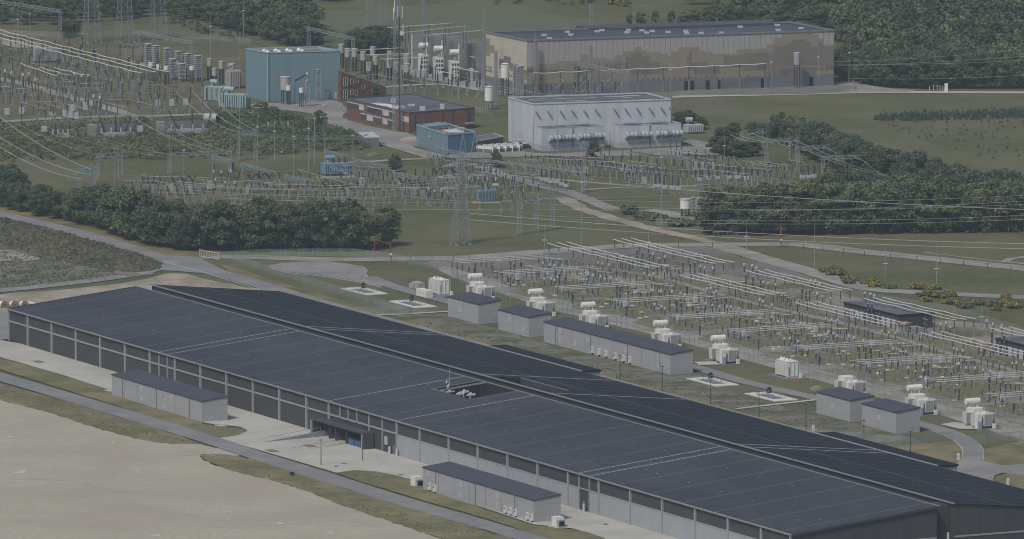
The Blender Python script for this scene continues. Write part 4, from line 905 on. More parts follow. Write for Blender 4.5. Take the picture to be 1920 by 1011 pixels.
# --- white hall with two annexes
fp, loc = foot((953,265),(999,277.8),(1258,269)); A, B, C, D = fp
Hh = HZ(999, 277.8, 195); t = thing('valve_hall', 'tall pale blue hall with slanted fins and two lower annexes', 'hall', loc)
b = MB()
for p, q in ((A,B),(B,C),(C,D),(D,A)): wallquad(b, p, q, 0, Hh)
b.build('wall', m_wbld, t)
b = MB(); b.add([(v.x,v.y,Hh-.35) for v in (A,B,C,D)], [(0,1,2,3)]); b.k = 1
for p, q in ((A,B),(B,C),(C,D),(D,A)): b.bar(Vector((p.x,p.y,Hh)), Vector((q.x,q.y,Hh)), .4)
b.k = 2
for i in range(15):
    c = B + (C-B)*R.uniform(.06,.9) + (A-B)*R.uniform(.15,.9); L = R.uniform(3,9); w_ = R.uniform(.5,1.3); e = (C-B).normalized()*L/2; f = (A-B).normalized()*w_/2
    b.add([(c+v).to_3d() + Vector((0,0,Hh-.32)) for v in (-e*.8-f, e-f*.5, e*.7+f, -e+f*.6)], [(0,1,2,3)])
b.build('roof', [m_sroof, m_wbld, m_white], t)
for f in (.02,.105,.195,.28,.365,.45,.585,.665,.75,.84,.925,1.0):
    f = min(f, .985); b = MB(); p = B + (C-B)*f; n = Vector(((C-B).y, -(C-B).x, 0)).normalized(); e = (C-B).normalized()
    b.bar(Vector((p.x,p.y,Hh-2.6)) + n*.05, Vector((p.x,p.y,Hh-4.6)) + n*.5 + e*1.4, .42); b.build('wall_fin', m_shedd, t)
for k in range(2):
    p = A + (B-A)*.18; MB().cyl(Vector((p.x-.3+k*.6,p.y-.4,.3)), Vector((p.x-.3+k*.6,p.y-.4,Hh)), .06, n=4).build('ladder_rail', m_galv, t)
onwall(A, B, .42, .62, .1, 4.6).build('gate_door', m_ghead, t)
def annex(a_, b_, c_, top):
    p0 = G(*b_) - loc; p1 = G(*c_) - loc; dd = (A - B).normalized() * 13.5; pa = p0 + dd; pd = p1 + dd; h = HZ(*b_, top)
    b = MB()
    for p, q in ((pa,p0),(p0,p1),(p1,pd)): wallquad(b, p, q, 2.0, h)
    b.k = 1
    for p, q in ((pa,p0),(p0,p1),(p1,pd)): wallquad(b, p, q, 0, 2.0)
    w_ = b.build('annex_wall', [m_wbld, m_stain], t)
    b = MB(); b.add([(v.x,v.y,h-.4) for v in (pa,p0,p1,pd)], [(0,1,2,3)]); b.k = 1
    for p, q in ((pa,p0),(p0,p1),(p1,pd)): b.bar(Vector((p.x,p.y,h)), Vector((q.x,q.y,h)), .16)
    b.build('annex_roof', [m_rustroof, m_wbld], t)
    d = p1 - p0; n = Vector((d.y,-d.x,0)).normalized(); e = d.normalized()
    b = MB().bar(p0 + d*.5 + n*.05 + Vector((0,0,.1)), p0 + d*.5 + n*.05 + Vector((0,0,h)), .4); b.build('wall_pilaster', m_shedd, t)
    for f in (.1,.28,.58,.77):
        c = p0 + d*f
        for j in range(2):
            q = c + e*(j*2.9); b = MB(); z = 4.4
            b.cyl(q + n*.7 + Vector((0,0,z)), q + n*.7 + e*2.5 + Vector((0,0,z)), 1.0, n=12); b.add([q + Vector((0,0,z-1.6)), q + e*2.5 + Vector((0,0,z-1.6)), q + e*2.5 + n*1.65 + Vector((0,0,z)), q + n*1.65 + Vector((0,0,z))], [(0,1,2,3)])
            b.k = 1; b.cyl(q + n*.7 + e*1.1 + Vector((0,0,z)), q + n*.7 + e*1.5 + Vector((0,0,z)), 1.06, n=12); b.build('air_intake', [m_ghead, m_shedd], t)
    for f in (.12,.26,.55,.68):
        q = p0 + d*f + (A-B).normalized()*2.2; MB().cyl(q + Vector((0,0,h+.35)), q + e*3.2 + Vector((0,0,h+.35)), .55, n=10).build('roof_cooler', m_bhead, t)
annex(None, (1017,284), (1131,278), 241); annex(None, (1160,278), (1277,273), 236)
# --- blue hall
fp, loc = foot((461,182),(502,190),(638,186)); A, B, C, D = fp; Hh = HZ(502, 190, 99)
t = thing('blue_hall', 'tall blue clad hall with white roof domes', 'hall', loc); b = MB()
for p, q in ((A,B),(B,C),(C,D),(D,A)): wallquad(b, p, q, 0, Hh)
b.build('wall', m_blue, t); b = MB(); b.add([(v.x,v.y,Hh-.8) for v in (A,B,C,D)], [(0,1,2,3)]); b.k = 1
for p, q in ((A,B),(B,C),(C,D),(D,A)): b.bar(Vector((p.x,p.y,Hh)), Vector((q.x,q.y,Hh)), .4)
for p, q in ((B,A),(C,B),(D,C),(A,D)): wallquad(b, p*.985+ (A+C)*.0075, q*.985+(A+C)*.0075, Hh-.8, Hh)
b.build('roof', [m_rustroof, m_bluetrim], t)
for f in (.12,.28,.44,.6): 
    for g_ in (.4, .72):
        p = B + (C-B)*(f + .05*(g_ > .5)) + (A-B)*g_; MB().dome((p.x,p.y,Hh-.75),.9,1.0,10,3).build('roof_dome', m_white, t)
MB().bar(Vector((0,-.2,0)), Vector((0,-.2,Hh-.5)), .5).build('corner_downpipe', m_bluetrim, t)
for f in (.81,.92): onwall(B, C, f, f+.03, .1, 2.6).build('door', m_ghead, t)
# --- brick office and its companions
fp, loc = foot((650,222),(767,249),(890,240)); A, B, C, D = fp; Hh = HZ(767, 249, 211)
t = thing('brick_office', 'long low red brick office with white blinds and flat grey roof', 'office', loc); b = MB()
for p, q in ((A,B),(B,C),(C,D),(D,A)): wallquad(b, p, q, 0, Hh)
b.build('wall', m_brick, t); b = MB(); b.add([(v.x,v.y,Hh-.3) for v in (A,B,C,D)], [(0,1,2,3)]); b.k = 1
for p, q in ((A,B),(B,C),(C,D),(D,A)): b.bar(Vector((p.x,p.y,Hh)), Vector((q.x,q.y,Hh)), .3)
b.build('roof', [m_sroof, m_sroof], t)
bl = [0,0,1, 0,0,1,0]
for i, (s0, s1) in enumerate(((.02,.11),(.12,.20),(.205,.28),(.34,.46),(.47,.57),(.58,.68),(.69,.78))):
    w_ = onwall(A, B, s0, s1, Hh*.58, Hh*.58 + 1.7).build('window', m_blind if bl[i] else m_glass, t); onwall(A, B, s0, s1, Hh*.58 + 1.7, Hh*.58 + 2.0, th=.2).build('window_head', m_wtrim, w_)
for i, (s0, s1) in enumerate(((.23,.31),(.33,.43),(.44,.56),(.58,.66),(.68,.75))):
    w_ = onwall(A, B, s0, s1, Hh*.14, Hh*.14 + 1.8).build('window', m_blind if i in (1,3) else m_glass, t); onwall(A, B, s0, s1, Hh*.14 + 1.8, Hh*.14 + 2.1, th=.2).build('window_head', m_wtrim, w_)
onwall(A, B, .88, .995, Hh*.5, Hh*.5+1.9).build('window', m_blind, t)
for f in (.32,.6): onwall(A, B, f - .004, f + .004, .1, Hh).build('downpipe', m_shedd, t)
for f in (.08,.5,.66): onwall(B, C, f, f+.025, Hh*.2, Hh*.85).build('slit_window', m_glass, t)
onwall(B, C, .88, .93, Hh*.35, Hh*.85).build('door', m_glass, t)
onwall(B, C, .85, .98, Hh*.22, Hh*.3, th=1.5).build('landing', m_galv, t)
for f, g_, sx, sy, h in ((.3,.1,2,1.4,1.4),(.62,.12,1.6,3,1.6),(.42,.4,2.6,1.2,.6),(.2,.35,3.2,1,.5),(.1,.6,2,2,.5),(.36,.62,1.8,1.2,1.6)):
    p = B + (C-B)*f + (A-B)*g_; MB().cb(p.x,p.y,Hh-.3,sx,sy,h).build('roof_unit', m_ghead, t)
b = MB(); q = A + (B-A)*.55 + (C-B)*.15; b.prism([(q.x+x, q.y+y) for x, y in ((-7,8),(-2,7),(4,-2),(3,-8),(0,-8),(-1,-1),(-6,5))], Hh-.29, Hh-.1); b.build('roof_tarpaulin', m_white, t)
# taller brick block behind
fp, loc = foot((634,186),(640,189),(724,181)); A, B, C, D = fp; Hh = HZ(640, 189, 136)
t = thing('brick_block', 'red brick block with sloping parapet between the blue hall and the office', 'building', loc); b = MB()
h2 = HZ(724, 181, 165)
b.add([(v.x,v.y,0) for v in (B,C,D,A)] + [(B.x,B.y,Hh),(C.x,C.y,h2),(D.x,D.y,h2),(A.x,A.y,Hh)], [(0,1,5,4),(1,2,6,5),(2,3,7,6),(3,0,4,7)]); b.build('wall', m_brick, t)
b = MB(); b.add([(B.x,B.y,Hh),(C.x,C.y,h2),(D.x,D.y,h2),(A.x,A.y,Hh),(B.x,B.y,Hh+.3),(C.x,C.y,h2+.3),(D.x,D.y,h2+.3),(A.x,A.y,Hh+.3)], [(4,5,6,7),(0,1,5,4),(1,2,6,5),(2,3,7,6),(3,0,4,7)]); b.build('roof', m_sroof, t)
for s0, s1, z0, z1, m in ((.04,.13,.5,.8,1),(.04,.13,.05,.38,1),(.2,.26,.58,.74,0),(.32,.38,.6,.76,0),(.2,.26,.18,.34,0),(.45,.51,.34,.48,0),(.66,.74,.1,.3,1),(.3,.36,.12,.3,0)):
    w_ = onwall(B, C, s0, s1, Hh*z0, Hh*z1).build('window', m_glass, t)
    f = MB(); d = C - B; n = Vector((d.y,-d.x,0)).normalized()*.16
    for s in ((s0, s1) if not m else (s0, (s0+s1)/2, s1)): p = B + d*s + n; f.bar(Vector((p.x,p.y,Hh*z0)), Vector((p.x,p.y,Hh*z1)), .12)
    for z in (z0, z1): p = B + d*s0 + n; q = B + d*s1 + n; f.bar(Vector((p.x,p.y,Hh*z)), Vector((q.x,q.y,Hh*z)), .12)
    f.build('frame', m_wtrim, w_)
# small blue building with brick wing
fp, loc = foot((781,272),(840,291),(891,286)); A, B, C, D = fp; Hh = HZ(840, 291, 253)
t = thing('blue_annex', 'small blue building with pipes on its open roof', 'building', loc); b = MB()
wallquad(b, A, B, 0, Hh); wallquad(b, D, A, 0, Hh); b.k = 1; wallquad(b, B, C, 0, Hh); wallquad(b, C, D, 0, Hh); b.build('wall', [m_blue, m_blued], t)
b = MB(); b.add([(v.x,v.y,Hh-.8) for v in (A,B,C,D)], [(0,1,2,3)]); b.k = 1
for p, q in ((A,B),(B,C),(C,D),(D,A)): b.bar(Vector((p.x,p.y,Hh)), Vector((q.x,q.y,Hh)), .35)
b.k = 2; b.prism([(v.x,v.y) for v in (A+(B-A)*.15, A+(B-A)*.3+(D-A)*.05, A+(B-A)*.3+(D-A)*.8, A + (D-A)*.8)], Hh-.79, Hh+.4)
b.build('roof', [m_rustroof, m_bluetrim, m_bluetx], t)
b = MB()
for k in range(4): p = B + (A-B)*(.12+.06*k) + (C-B)*(-.0+.15); b.cyl(Vector((p.x,p.y,Hh+.2)), Vector((p.x+5,p.y+1.5,Hh+.2)), .45, n=8)
b.build('roof_pipes', m_lsteel, t)
b = MB()
for k in range(4): p = B + (C-B)*(.55+.1*k) + (A-B)*.25; b.cyl(Vector((p.x,p.y,Hh-.7)), Vector((p.x,p.y,Hh+1)), .5, n=8)
b.build('roof_tanks', m_ghead, t)
p = B + (C-B)*.2 + (A-B)*.45; b = MB().cyl(Vector((p.x,p.y,Hh+.5)), Vector((p.x+3,p.y+1,Hh+.5)), .4, n=8); b.build('red_tank', m_red, t)
fp, loc = foot((893,281),(891,286),(944,277)); A, B, C, D = fp; Hh = HZ(891, 286, 265)
t = thing('brick_wing', 'low red brick wing between the small blue building and the cooling units', 'building', loc); A = Vector((-3.2,9.2,0)); D = C + A; b = MB()
for p, q in ((A,B),(B,C),(C,D),(D,A)): wallquad(b, p, q, 0, Hh)
b.build('wall', m_brick, t); b = MB(); b.add([(v.x,v.y,Hh) for v in (A,B,C,D)], [(0,1,2,3)]); b.k = 1
for p, q in ((A,B),(B,C),(C,D),(D,A)): b.bar(Vector((p.x,p.y,Hh)), Vector((q.x,q.y,Hh)), .3)
b.build('roof', [m_sroof, m_wtrim], t); onwall(B, C, .36, .55, .1, 2.7).build('door', m_greenpole, t)
# row of cooling units
b = MB(); b.box(-1.2,1.2,-4,4,1.3,2.2); b.k = 1
for y in (-2.4,0,2.4): b.cyl((0,y,2.2),(0,y,2.5),.9,n=10)
b.k = 0
for y in (-3.7,0,3.7):
    for x in (-1,1): b.box(x-.12,x+.12,y-.12,y+.12,0,1.3)
b.k = 2; b.box(-1,1,-3.8,3.8,.35,1.29)
for i in range(5):
    one('cooling_unit', b, [m_white, m_ghead, m_plinth], ('leftmost white cooling unit beside the brick wing', 'second white cooling unit from the brick wing', 'middle white cooling unit of the five in a row', 'fourth white cooling unit from the brick wing', 'last white cooling unit nearest the pale blue hall')[i], 'cooling unit', G(909 + i*12.5, 286 - i*.9), math.radians(60))
t = thing('site_cabin', 'small white cabin at the corner of the pale blue hall', 'cabin', G(974, 277), math.radians(18)); MB().box(-1.5,1.5,-1.2,1.2,0,2.6).build('wall', m_white, t); MB().box(-.6,.5,-1.28,-1.15,.9,2.0).build('window', m_glass, t)
MB().box(-1.7,1.7,-1.4,1.4,2.6,2.75).build('roof', m_ghead, t)
def car(loc, rz, body, label):
    t = thing('parked_car', label, 'car', loc, rz); b = MB()
    b.add([(-2.1,-.85,.35),(2.1,-.85,.35),(2.1,.85,.35),(-2.1,.85,.35),(-2.1,-.85,.85),(2.1,-.85,.8),(2.1,.85,.8),(-2.1,.85,.85)], [(3,2,1,0),(4,5,6,7),(0,1,5,4),(1,2,6,5),(2,3,7,6),(3,0,4,7)])
    b.add([(-1.9,-.8,.86),(1.1,-.8,.83),(1.1,.8,.83),(-1.9,.8,.86),(-1.5,-.65,1.45),(.3,-.65,1.45),(.3,.65,1.45),(-1.5,.65,1.45)], [(4,5,6,7),(0,1,5,4),(1,2,6,5),(2,3,7,6),(3,0,4,7)]); b.build('body', body, t)
    b = MB(); b.add([(-1.6,-.79,.95),(.8,-.79,.95),(.25,-.70,1.38),(-1.4,-.70,1.38)], [(0,1,2,3)]); b.build('side_window', m_glass, t)
    for x in (-1.3,1.3):
        for y in (-.86,.7): MB().cyl((x,y,.33),(x,y+.16,.33),.33,n=10).build('wheel', m_black, t)
car(G(988, 278), math.radians(20), m_black, 'dark parked car between the small white cabin and the pale blue hall')
# small hut by the bushes
fp, loc = foot((672,268),(684,277),(711,276)); A, B, C, D = fp; t = thing('metal_shed', 'small grey green metal shed at the bend of the yard road', 'shed', loc); b = MB()
for p, q in ((A,B),(B,C),(C,D),(D,A)): wallquad(b, p, q, 0, 3.3)
b.build('wall', m_shedd, t); b = MB(); b.prism([(v.x*1.05,v.y*1.05) for v in (A,B,C,D)], 3.31, 3.55); b.build('roof', m_lsteel, t)
# --- fire walls with transformers between them
for i, (x, y, yt, w_) in enumerate(((773,131,64,82),(800,136,70,78),(829,142,76,74),(861,149,82,82))):
    p = G(x, y); h = HZ(x, y, yt); d = Vector((.97,.24,0)); L = w_ / SC(y)
    t = thing('fire_wall', 'tall concrete fire wall, ' + ('rearmost of the four left of the tan hall', 'second from the back of the four', 'third from the back of the four', 'nearest of the four, right beside the tan hall')[i], 'wall', p, math.atan2(d.y, d.x))
    b = MB().box(0, L, -.4, .4, 0, h); b.k = 1; b.box(-.25, -.003, -.5, .5, 0, h); b.build('wall_slab', [m_wallc, m_pad], t)
for i, (x, y) in enumerate(((795,140),(823,146),(853,153))):
    t = thing('converter_transformer', ('far', 'middle', 'near')[i] + 'most white finned transformer among the concrete fire walls' if i != 1 else 'middle white finned transformer among the concrete fire walls', 'transformer', G(x, y), math.radians(14))
    b = MB().box(-1.3,1.3,-1.5,4.5,.5,7.5); b.k = 1
    for r_ in range(4):
        for c in range(3): b.box(-1.4 + c*.95, -1.4 + c*.95 + .55, -1.62, -1.5, 1 + r_*1.65, 1.9 + r_*1.65)
    b.build('radiator_bank', [m_white, m_black], t)
    MB().cyl((-1.8,.3,10.8),(1.4,.3,10.8),1.1,n=14).build('conservator', m_white, t); MB().box(-.4,.4,0,.8,7.5,9.9).build('conservator_stand', m_grey, t)
    MB().box(-7.6,-4.6,.2,3,.3,2.9).build('control_box', m_ghead, t); MB().cyl((6,-.5,0),(6,-.5,4.0),1.3,n=10).dome((6,-.5,4),1.3,1).build('bushing_turret', m_coil, t)
# gas insulated cylinders on stilts
def stilt(x, y, h, r, hc, label, group=None, m=None, cap=True, n=6, ins=True):
    t = thing('reactor_drum', label, 'reactor', G(x, y), 0, group); hs = h - hc
    MB().cyl((0,0,hs),(0,0,h), r, n=18).build('drum', m or m_coil, t)
    if cap: MB().cyl((0,0,h),(0,0,h+.25), r*1.08, n=18).build('drum_cap', m_lsteel, t)
    b = MB()
    for k in range(n): a = 2*math.pi*k/n; b.cyl((r*.75*math.cos(a), r*.75*math.sin(a), 0),(r*.75*math.cos(a), r*.75*math.sin(a), hs), .18, n=5)
    b.build('leg_ring', m_ins if ins else m_galv, t); return t
def ht(x, y, yt): return HZ(x, y, yt)
t1 = stilt(947,180,ht(947,180,122),1.6,4.6,'white domed reactor drum on dark legs in front of the tan hall end',None,m_white,False); MB().cyl((0,0,ht(947,180,122)),(0,0,ht(947,180,122)+.5),1.0,n=14).cyl((0,0,ht(947,180,122)+.5),(0,0,ht(947,180,122)+.8),1.4,.2,n=14).build('drum_cap', m_white, t1)
t1 = stilt(917,206,ht(917,206,165),1.6,4.6,'white domed reactor drum on short grey legs left of the pale blue hall',None,m_white,False,6,False); MB().cyl((0,0,ht(917,206,165)),(0,0,ht(917,206,165)+.5),1.0,n=14).cyl((0,0,ht(917,206,165)+.5),(0,0,ht(917,206,165)+.8),1.4,.2,n=14).build('drum_cap', m_white, t1)
RG = 'grey reactor drums behind the blue hall'
for i, (x, y, yt) in enumerate(((640,128,84),(652,135,92),(665,132,92),(681,140,98),(699,134,89),(704,148,106),(731,141,97),(730,150,112),(762,146,104),(763,158,120),(692,150,118),(743,155,118))):
    stilt(x, y, ht(x, y, yt), 1.05, 3.0, 'pale grey reactor drum on dark posts between the blue hall and the fire walls', RG)
for i, (x, y, yt, lb) in enumerate(((393,150,111,'left'),(415,158,116,'middle'),(436,152,120,'right'),(374,150,126,''),(402,155,129,''))):
    stilt(x, y, ht(x, y, yt), .95, 2.6, 'grey reactor drum on dark posts left of the blue hall', 'grey reactor drums left of the blue hall')
stilt(535,196,ht(535,196,145),1.75,4.4,'grey capped reactor drum before the blue hall front','reactor drums before the blue hall')
for x, y, yt in ((541,197,161),(565,201,165)): stilt(x, y, ht(x, y, yt), .85, 1.7, 'small white drum on dark legs before the blue hall', 'small drums before the blue hall', m_white, False, 4)
t = stilt(1285,406,ht(1285,406,374),1.75,3.0,'big pale cylindrical drum on dark legs before the right hand wood',None,m_white,True,8)
# stacked capacitor towers
def stack(x, y, yt, r, label, group, tiers=11, col=None):
    h = HZ(x, y, yt); t = thing('capacitor_tower', label, 'capacitor tower', G(x, y), math.radians(18), group); b = MB(); k = tiers
    for i in range(k):
        z = h * .16 + h * .84 * i / k; b.k = 0; b.box(-r, r, -r*.8, r*.8, z, z + .16); b.k = 1
        for q in (-.7,-.25,.2,.65): b.box(r*q - .05, r*q + r*.12, -r*.7, r*.7, z + .25, z + h*.84/k*.85)
    b.k = 0; b.cyl((0,0,h),(0,0,h+.2), r*1.1, n=12); b.build('shelf_stack', [col or m_ghead, m_coil], t)
    b = MB()
    for sx in (-1,1):
        for sy in (-1,1): b.cyl((sx*r*.85,sy*r*.7,0),(sx*r*.85,sy*r*.7,h),.12,n=5)
    b.build('support_frame', m_galv, t); return t
CT = 'capacitor towers left of the blue hall'
for x, y, yt in ((278,128,83),(293,131,86),(313,137,91),(334,142,97),(352,145,101),(371,152,105),(324,150,111),(341,153,120)): stack(x, y, yt, 1.3, 'tall stacked capacitor tower with pale shelves in the left switchyard', CT)
for x, y, yt in ((283,152,117),(298,155,121),(312,158,124),(331,148,116),(346,152,120),(360,156,124)): stilt(x, y, ht(x, y, yt), .95, 1.5, 'small white square drum on dark legs in the left switchyard', 'small drums among the capacitor towers', m_white, False, 4)
for x, y, yt, lb in ((966,183,123,'tall wide'),(972,186,126,''),(978,186,124,'')): stack(x, y, yt, .8, 'slender tall stack of pale insulator shelves by the corner of the tan hall', 'insulator stacks by the tan hall corner', 14)
for x, y, yt, lb in ((597,190,131,'slender shelf stack against the blue hall front'),(577,200,151,'slender shelf stack left of centre before the blue hall'),(1310,404,372,'slender shelf stack beside the big pale drum at the wood')): stack(x, y, yt, .75, lb, None, 12)
stack(1300,399,371,.7,'short shelf stack behind the big pale drum at the wood',None,9)
stilt(1494,166,ht(1494,166,100),1.2,4.2,'grey drum on tall dark legs before the right end of the tan hall',None,m_grey,True,4)
# --- transformers in pale green and grey
def oiltx(x, y, w_, d_, h, rz, m, label, tank=True, bush=(), fins=12, roof=None):
    t = thing('power_transformer', label, 'transformer', G(x, y), rz); b = MB().box(-w_/2, w_/2, -d_/2, d_/2, .4, h); b.k = 0
    for i in range(fins):
        q = -w_/2 + w_*(i+.5)/fins; b.box(q - w_/fins*.28, q + w_/fins*.28, -d_/2 - .7, -d_/2, .6, h*.97)
    for i in range(max(3, fins//3)):
        q = -d_/2 + d_*(i+.5)/max(3, fins//3); b.box(-w_/2 - .5, w_/2 + .5, q - .22, q + .22, .6, h*.95)
    b.build('tank', m, t); MB().box(-w_/2, w_/2, -d_/2, d_/2, 0, .4).build('plinth', m_plinth, t)
    if tank:
        c = MB().cyl((-w_*.42,d_*.15,h+1.6),(-w_*.05,d_*.15,h+1.6), .8, n=12).build('conservator', m, t); MB().box(-w_*.35,-w_*.28,0,d_*.3,h,h+.9).build('conservator_leg', m_grey, c)
    for bx, by, lx, ly, lz in bush:
        MB().cyl((bx,by,h),(bx+lx,by+ly,h+lz), .3, .14, n=8).cyl((bx,by,h),(bx,by,h+.5), .45, n=8).build('bushing', m_brownins, t); 
    return t
oiltx(408,190,8,4.5,5.4,math.radians(-35),m_tealtx,'pale green finned transformer left of the blue hall, farther one of the pair',True,[],14)
oiltx(440,203,10,4.5,5.2,math.radians(-25),m_tealtx,'pale green finned transformer before the blue hall corner, nearer one of the pair',True,[],14)
oiltx(437,165,4,4,6.6,math.radians(18),m_coil,'grey shelved transformer with pale green tank behind the green pair',True,[],6)
oiltx(630,328,9,4,4.2,math.radians(12),m_bluetx,'blue green transformer on a pale slab amid the middle switchyard',True,[(-1,0,0,0,2),(1,0,0,0,2),(3,0,0,0,2)],12)
oiltx(911,378,5,3.4,4.,math.radians(15),m_bluetx,'blue transformer on a pale slab in the middle meadow',False,[(-1,0,0,0,1.),(1,0,0,0,1.)],10)
b = MB().cyl((-1,0,5.2),(1,0,5.2),.6,n=10).box(-.2,.2,-.2,.2,0,4.7); one('oil_tank', b, m_tealtx, 'small pale blue tank on a post beside the blue meadow transformer', 'tank', G(929, 377), .2)
one('foundation_slab', MB().box(-4.6,4.6,-2.4,2.4,0,.12), m_track, 'pale slab under the blue transformer of the middle meadow', 'slab', G(911, 380), .1)
one('foundation_slab', MB().box(-6.2,6.2,-2.4,2.4,0,.12), m_track, 'pale slab under the blue green transformer of the middle switchyard', 'slab', G(628, 333), .1)
oiltx(85,116,9,4,5.4,math.radians(10),m_grey,'grey finned transformer at the far left under the busbars',False,[],12)
oiltx(1300,250,6,3,3.2,math.radians(18),m_ghead,'grey transformer with tank right of the pale blue hall',True,[],8)
def bay(x, y, w_, label, bush):
    t = thing('transformer_bay', label, 'transformer', G(x, y), math.radians(14))
    if w_ > 15: MB().box(-w_/2,-w_/2+2.4,-2,3,0,4.4).build('end_wall', m_wallc, t)
    if w_ > 15: MB().box(-w_/2+2.4,w_/2,2.4,3,0,4.2).build('back_wall', m_shedd, t)
    MB().box(-w_/2+2.6,w_/2-1,-1.6,1.6,.2,1.7).build('tank', m_grey, t)
    for bx, lx, L in bush: MB().cyl((bx,0,1.7),(bx+lx,0,1.7+L), .38, .16, n=8).cyl((bx,0,1.7),(bx,0,2.3),.55,n=8).build('bushing', m_brownins, t)
    b = MB()
    for k in range(4): b.cyl((-w_/4 + k*w_/5,-1.2,1.7),(-w_/4 + k*w_/5,-1.2,3.4), .25, n=8)
    b.build('small_bushing', m_ghead, t)
bay(212,257,17,'open grey transformer bay with leaning brown bushings, left one in the scrub',((-3,-2,6.5),(1,0,6.5),(4.5,2,6.5),(2.5,.5,4),(7,1.5,4)))
bay(345,251,19,'open grey transformer bay with leaning brown bushings, middle one in the scrub',((-2,-3.5,6.5),(3,0,6.5),(8,2,6.5)))
bay(110,260,9,'low transformer with upright bushings at the left edge of the scrub',((-1,-.3,4),(1.2,0,4),(3.4,.6,4)))
bay(517,246,12,'open transformer with white tipped bushings in the scrub below the blue hall',((-3,-2.4,5),(1,0,5.5),(4,2.4,5)))
b = MB().cyl((-2.6,0,3.6),(2.6,0,3.6),1.5,n=16); b.k = 1; b.cyl((2.6,0,3.6),(2.7,0,3.6),1.35,n=16); b.k = 2
for x in (-1.5,1.5): b.box(x-.2,x+.2,-.9,.9,0,2.5)
one('oil_tank', b, [m_tealtx, m_black, m_shedd], 'pale green lying tank with dark end among the scrub', 'tank', G(397, 240), math.radians(-30))
for x, y, lb in ((263,251,'small white cabinet beside the left transformer bay'), (83,252,'small white box in the scrub at the far left')):
    b = MB().box(-.9,.9,-.6,.6,.8,2.8); b.k = 1; b.box(-.7,.7,-.4,.4,0,.8); one('control_cabinet', b, [m_ghead, m_shedd], lb, 'cabinet', G(x, y), .3)
b = MB().box(-.6,.6,-.4,.4,0,3.2); one('marker_sign', b, m_white, 'white board beside the upper road before the forest', 'sign', G(1774,173), 0)
fence('white field gate before the forest by the upper road', [G(1743,170), G(1757,168), G(1768,171)], 1.6, 3, 'none', 'field_gate', .2, pm=m_white)

# ------------------------------------------------------------------ lattice towers, gantries, masts
def lattice(b, c, w0, w1, z0, z1, n, t=.12, br=.07):
    c = Vector(c); zs = [z0 + (z1 - z0) * (1 - (1 - i/n)**1.0) for i in range(n + 1)]; cs = []
    for z in zs:
        f = (z - z0) / (z1 - z0); w_ = (w0 + (w1 - w0) * f) / 2; cs.append([c + Vector((sx*w_, sy*w_, z)) for sx, sy in ((-1,-1),(1,-1),(1,1),(-1,1))])
    for a, d in zip(cs, cs[1:]):
        for i in range(4):
            j = (i + 1) % 4; b.bar(a[i], d[i], t); b.bar(a[i], d[j], br); b.bar(a[j], d[i], br)
            b.bar(d[i], d[j], br)
    return b
def truss(b, p, q, w_=.9, n=None, t=.1, br=.06):
    d = q - p; L = d.length; e = d / L; s = Vector((-e.y, e.x, 0)).normalized() * w_/2; up = Vector((0,0,w_/2)); n = n or max(3, int(L / 1.6))
    ch = [s + up, s - up, -s - up, -s + up]
    for c in ch: b.bar(p + c, q + c, t)
    for i in range(n):
        a = p + e*L*i/n; z = p + e*L*(i+1)/n
        for k in range(4):
            c0, c1 = ch[k], ch[(k+1) % 4]; b.bar(a + (c0 if i % 2 else c1), z + (c1 if i % 2 else c0), br)
    return b
def insul(b, p, q, r=.12, n=6): return b.cyl(p, q, r, n=n)
def gantry(A, Bq, z, label, strings=6, cw=1.0, m=None, mid=0, L=2.6, group=None, spike=0., dirn=-1, bw=.9):
    p = G(*A); q = G(*Bq); t = thing('gantry', label, 'gantry', p, 0, group); d = q - p; m = m or m_galv
    n = 2 + mid
    for i in range(n):
        c = d * i / (n-1); b = lattice(MB(), c, cw*1.25, cw*.8, 0, z + .4, max(4, int(z/1.3)))
        if spike: b.cyl(c + Vector((0,0,z+.4)), c + Vector((0,0,z+.4+spike)), .09, .03, n=4)
        b.build('column', m, t)
    e = d.normalized(); truss(MB(), Vector((0,0,z)) - e*1.2, d + Vector((0,0,z)) + e*1.2, bw).build('beam', m, t)
    s = Vector((-e.y, e.x, 0)) * dirn
    for i in range(strings):
        a = d * ((i + .5) / strings) + Vector((0,0,z - .3)); b = MB(); insul(b, a, a + s * L + Vector((0,0,-.5)))
        insul(b, a - Vector((0,0,.2)), a - s * L * .9 + Vector((0,0,-.7)))
        b.build('insulator_string', m_teal, t)
    return t
gantry((-24,52),(113,74), 11, 'line gantry with green insulators at the far left top corner', 7)
gantry((261,107),(360,126), 9.2, 'long line gantry behind the capacitor towers', 6, spike=2)
gantry((579,97),(662,117), 9, 'line gantry behind the blue hall roof', 6, cw=1.3, spike=1.5)
gantry((1078,178),(1177,196), 11.5, 'line gantry over the roof of the pale blue hall', 5, cw=1.2)
gantry((318,328),(432,322), 6.8, 'wide gantry below the scrub carrying three green strings', 6, mid=0, spike=9)
gantry((447,302),(478,300), 9.6, 'short gantry taking the thick conductors below the blue hall', 4, cw=.8, spike=2)
gantry((186,330),(229,327), 7.4, 'light portal frame behind the tree belt, highest of the three', 3, cw=.22, m=m_galv, L=.8, bw=.3)
gantry((182,338),(222,335), 7.4, 'light portal frame behind the tree belt, middle one of the three', 3, cw=.22, m=m_galv, L=.8, bw=.3)
gantry((178,346),(215,342), 7.4, 'light portal frame behind the tree belt, lowest of the three', 3, cw=.22, m=m_galv, L=.8, bw=.3)
gantry((150,368),(172,352), 7.5, 'gantry at the tree belt taking the three thick conductors from the left', 4, cw=1.0, L=3.5)
DG = 'low gantries hung with green insulators'
